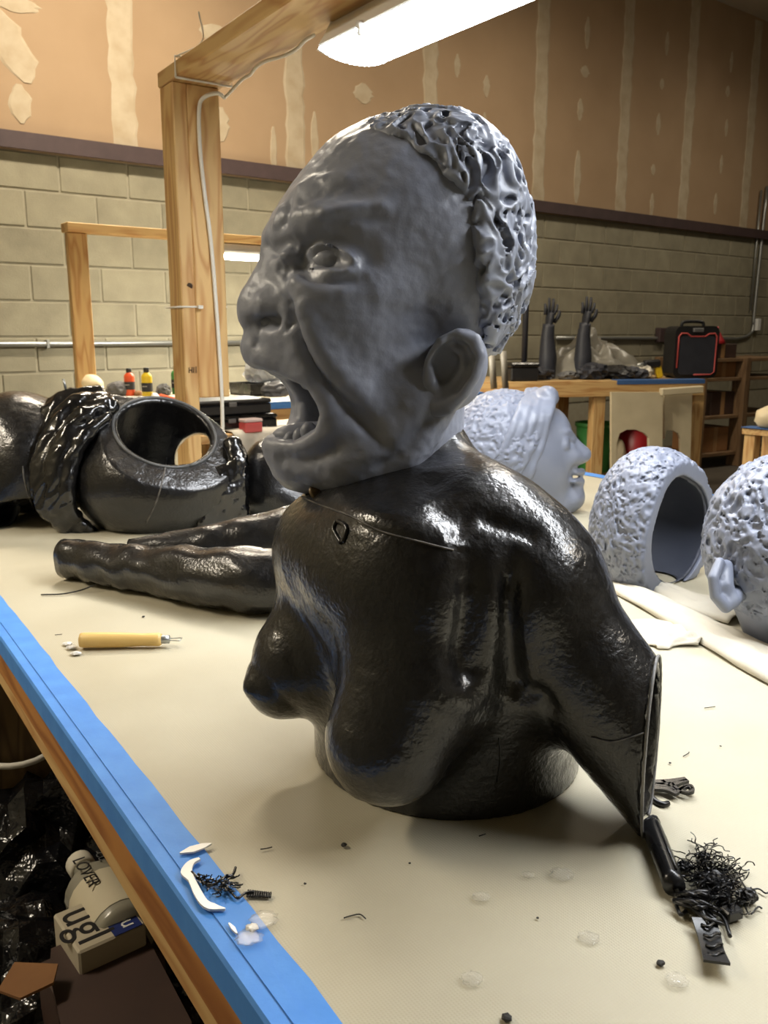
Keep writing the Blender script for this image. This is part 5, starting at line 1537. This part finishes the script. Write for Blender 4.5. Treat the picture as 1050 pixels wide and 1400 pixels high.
for i, (x, y, r, lb, m) in enumerate(((360, 1257, .011, 'clear round blob of glue on the sheet edge', CLEARG), (340, 1282, .010, 'clear crinkled blob of glue on the blue tape', CLEARG), (345, 1268, .005, 'small cloudy blob of glue on the blue tape', GLUE),
                                   (768, 1195, .010, 'clear stringy blob of glue in front of the bust', CLEARG), (722, 1196, .005, 'tiny clear bead of glue in front of the bust', CLEARG), (658, 1226, .007, 'clear flattened blob of glue in front of the bust base', CLEARG), (805, 1282, .008, 'clear doubled bead of glue on the open sheet', CLEARG), (645, 1338, .008, 'cloudy drop of glue at the near sheet', CLEARG), (925, 1340, .008, 'clear drop of glue below the notched strip', CLEARG))):
    bm = crumple_bm((r * .8, r * .7, r * .16), 170 + i, 3, .35, 2.0, -r * .05)
    tag(bm_obj('glue_blob', bm, m, Matrix.Translation(onz(x, y, SHZ + .0016 + (0.0015 if x < 350 else 0) + r * .1)), None, True), lb, 'glue')
ms = empty('mesh_scrap', onz(310, 1208, SHZ), 'ragged black net scrap lying across the tape edge', 'scrap')
rg = random.Random(21); V, F = [], []
for k in range(46):
    t = rg.random(); cx, cy = 268 + 50 * t, 1200 + 10 * math.sin(t * 3) + rg.gauss(0, 3 + 5 * t); a = rg.uniform(-.6, .8); pts = []
    for j in range(5):
        a += rg.uniform(-.9, .9); pts.append(onz(cx, cy, SHZ + .003 + rg.uniform(0, .004))); cx += 3.6 * math.cos(a); cy += 2.4 * math.sin(a)
    tube_geo(smooth_path(pts, 2), .0006, 4, V, F)
b = onz(300, 1208, SHZ); tag(mesh_obj('net_strands', [v - b for v in V], F, PLAST, Matrix.Translation(b), ms), kind='stuff')
pxtube('stem', [(262, 1192), (275, 1204), (290, 1210), (306, 1200), (318, 1196), (322, 1186)], .0012, PLAST, ms, .004)
pxtube('stem', [(306, 1210), (316, 1220), (325, 1228), (335, 1221), (348, 1219)], .0010, PLAST, ms, .0032)
for k in range(11):
    x = 338 + k * 3.1; pxtube('tuft', [(x, 1226 + k * .1), (x + 1, 1221), (x + 1.5, 1217 + k * .35)], .0009, PLAST, ms, .002, 5)
# loose specks and threads
SPECK = mat('dark_speck', (40, 38, 34), .7)
for pts, lb in [([(356, 1161), (364, 1160), (372, 1158)], 'short straight dark thread on the sheet above the black net scrap'), ([(470, 1255), (480, 1252), (492, 1250), (500, 1256)], 'curved dark hair on the open sheet in front of the bust'),
                ([(934, 1034), (941, 1030), (942, 1028)], 'bent dark thread on the sheet behind the lattice scrap'), ([(75, 868), (85, 867)], 'short dark thread beside the butt of the loop tool'), ([(963, 968), (978, 966)], 'short dark thread below the folded cloth'),
                ([(122, 868), (130, 867), (131, 870)], 'small hooked thread above the loop tool handle'), ([(655, 1143), (664, 1140)], 'short dark thread in the shadow of the bust')]:
    tag(pxtube('thread', pts, .0005, SPECK, None, .0012, 5), lb, 'thread')
for i, (x, y, r, lb) in enumerate([(470, 1155, .0022, 'dark crumb in front of the waist of the bust'), (903, 1317, .0025, 'dark crumb left of the notched strip'), (693, 1391, .003, 'dark crumb at the near end of the sheet'), (916, 1043, .0012, ''), (862, 1045, .001, ''), (196, 843, .002, 'dark crumb above the loop tool'),
                                  (417, 1208, .001, ''), (985, 1020, .001, ''), (560, 1180, .0009, ''), (735, 1255, .0009, '')]):
    bm = crumple_bm((r, r, r * .6), 190 + i, 2, .3, 2, -r * .3); o = bm_obj('crumb', bm, SPECK, Matrix.Translation(onz(x, y, SHZ + .001 + r * .3)))
    tag(o, lb or 'tiny dark fleck lying loose on the cream sheet', 'crumb', 'crumbs on the sheet')
for i, (x, y) in enumerate([(98, 885), (104, 893), (92, 880)]):
    bm = crumple_bm((.006, .0045, .002), 210 + i, 2, .4, 2, -.001); tag(bm_obj('plaster_crumb', bm, GLUE, Matrix.Translation(onz(x, y, SHZ + .002)), None), 'white plaster crumb at the butt of the loop tool', 'crumb', 'white crumbs by the tool')

# ------------------------------------------------------------------ clutter on the floor below the table edge
BAG = mat('black_bin_bag', (12, 12, 14), 0.18, (20, 20, 22), 10, bump=.8, bscale=14, bdist=.03)
def bag(px, py, r, seed, label, rz=0.0):
    return crumple('bin_bag', onz(px, py, 0.0), r, BAG, seed, label, 'bag', sub=4, rough=.20, freq=2.6, rotz=rz)
bag(80, 1250, (.22, .20, .22), 301, 'shiny black bin bag slumped against the table leg')
bag(25, 1450, (.17, .16, .14), 302, 'black bin bag lying below the brown board')
bag(205, 1445, (.15, .14, .15), 303, 'crinkled black bin bag under the table edge')
bag(-5, 1085, (.18, .17, .17), 304, 'black bin bag behind the table leg')
bag(205, 1105, (.18, .17, .15), 305, 'dark bin bag in the shade beneath the table')
# white printed box
BOXW = mat('white_carton', (190, 180, 158), .6, (176, 166, 144), 8); NAVY = mat('navy_print', (28, 44, 104), .5); INKB = mat('black_print', (22, 20, 20), .6)
bz = 0.34
c_a, c_b = onz(97, 1272, bz), onz(172, 1240, bz)
Mb = frame((c_a + c_b) / 2 + Vector((0, 0, -.03)), c_b - c_a)
pk = empty('printed_carton', ((c_a + c_b) / 2).to_tuple()[:2] + (0,), 'white and navy carton with bold black lettering under the table', 'box')
BL = (c_b - c_a).length * 1.2
box('carton', (BL, .105, .06), BOXW, Mb, pk, .003)
box('navy_panel', (BL * .42, .1055, .0012), NAVY, Mb @ Matrix.Translation((BL * .24, 0, .0302)), pk, 0)
def text(name, body, size, m, M, parent):
    cu = bpy.data.curves.new(name, 'FONT'); cu.body = body; cu.size = size; cu.align_x = 'CENTER'; cu.align_y = 'CENTER'; cu.extrude = .0004
    o = link(name, cu, M, None)
    me = bpy.data.meshes.new_from_object(o); bpy.data.objects.remove(o); me.materials.clear(); me.materials.append(m)
    return link(name, me, M, parent)
Rt = Matrix.Rotation(-math.pi / 2, 4, 'Z')
text('lettering', 'ugl', .075, INKB, Mb @ Matrix.Translation((-BL * .2, .0, .0305)) @ Rt, pk)
text('lettering', 'nou', .034, WHITE, Mb @ Matrix.Translation((BL * .30, -.02, .0312)) @ Rt, pk)
box('prop_block', (.16, .09, bz - .065), DARKB, frame(((c_a + c_b) / 2).xy.to_3d() + Vector((0, 0, (bz - .06) / 2)), c_b - c_a), pk, .003)
# clear jug with pale label
j0, j1 = onz(110, 1150, .36), onz(168, 1236, .36)
JUG = mat('cloudy_jug_plastic', (150, 146, 130), .25, alpha=.9)
jd = (j1 - j0).normalized()
jg = empty('plastic_jug', (j0.x, j0.y, 0), 'cloudy plastic jug with a pale label tucked under the table', 'jug')
Mj = Matrix.Translation(j0 - Vector((0, 0, .05))) @ jd.to_track_quat('Z', 'Y').to_matrix().to_4x4()
jl = (j1 - j0).length
lathe('body', [(.016, .0), (.018, .02), (.035, .045), (.05, .07), (.05, jl), (.045, jl + .01)], JUG, Mj, jg, 20)
lathe('cap', [(.020, -.022), (.022, -.02), (.022, .004), (.018, .006)], CLOTHW, Mj, jg, 18)
lathe('label', [(.0512, .095), (.0512, jl - .01)], mat('pale_label', (196, 186, 160), .6), Mj, jg, 20, cap=False)
Mtx = frame(j0.lerp(j1, .56) + Vector((0, 0, .0022)), jd)
text('lettering', 'LOVER', .028, INKB, Mtx @ Matrix.Translation((-.02, -.020, 0.0)), jg)
text('lettering', 'CU', .018, GRAYP, Mtx @ Matrix.Translation((-.045, .012, .0004)), jg)
# brown board with a notch
brd = [(34, 1296), (62, 1283), (70, 1294), (69, 1318), (71, 1294), (184, 1250), (215, 1290), (262, 1400), (240, 1470), (40, 1470), (20, 1400)]
bp_ = [onz(x, y, .30) for x, y in [(70, 1300), (185, 1252), (262, 1400), (262, 1470), (100, 1480), (68, 1332)]]
b0_ = bp_[0]
prism('brown_board', [(p.x - b0_.x, p.y - b0_.y) for p in bp_], .008, DARKB, Matrix.Translation(b0_))
bo = bpy.data.objects['brown_board']; bo.rotation_euler = (0, 0, 0)
tag(bo, 'dark brown board leaning over the bags under the table', 'board')
tag(prism('cardboard_scrap', [(0, 0), (.06, .012), (.075, -.02), (.05, -.055), (.012, -.05)], .004, CARD, Matrix.Translation(onz(20, 1317, .33)) @ Matrix.Rotation(-.25, 4, 'Z')), 'torn piece of brown cardboard beside the brown board', 'cardboard')
tag(beam('timber_offcut', onz(-10, 1350, .12), onz(30, 1440, .12), .09, .06, PINEW, None), 'pine offcut lying among the bags at the table leg', 'timber')
gp = onz(64, 1090, .0)
tag(box('green_packet', (.13, .08, .17), GREEN, frame(gp + Vector((0, 0, .0866)), (1, .2, 0)), None, .02), 'green printed packet in the shade behind the table leg', 'packet')
# white cable looped round the leg
lp = tp(1.25, .075, 0); zcab = onz(20, 1140, .42).z
cpts = []
for k in range(25):
    a = 2 * math.pi * k / 24; cpts.append(lp + Vector((.085 * math.cos(a), .085 * math.sin(a), .42 - .02 * math.cos(a * 1 + 1))))
tag(tube('leg_cable', cpts, .006, CORD, None, 8), 'white cable looped round the table leg', 'cable')
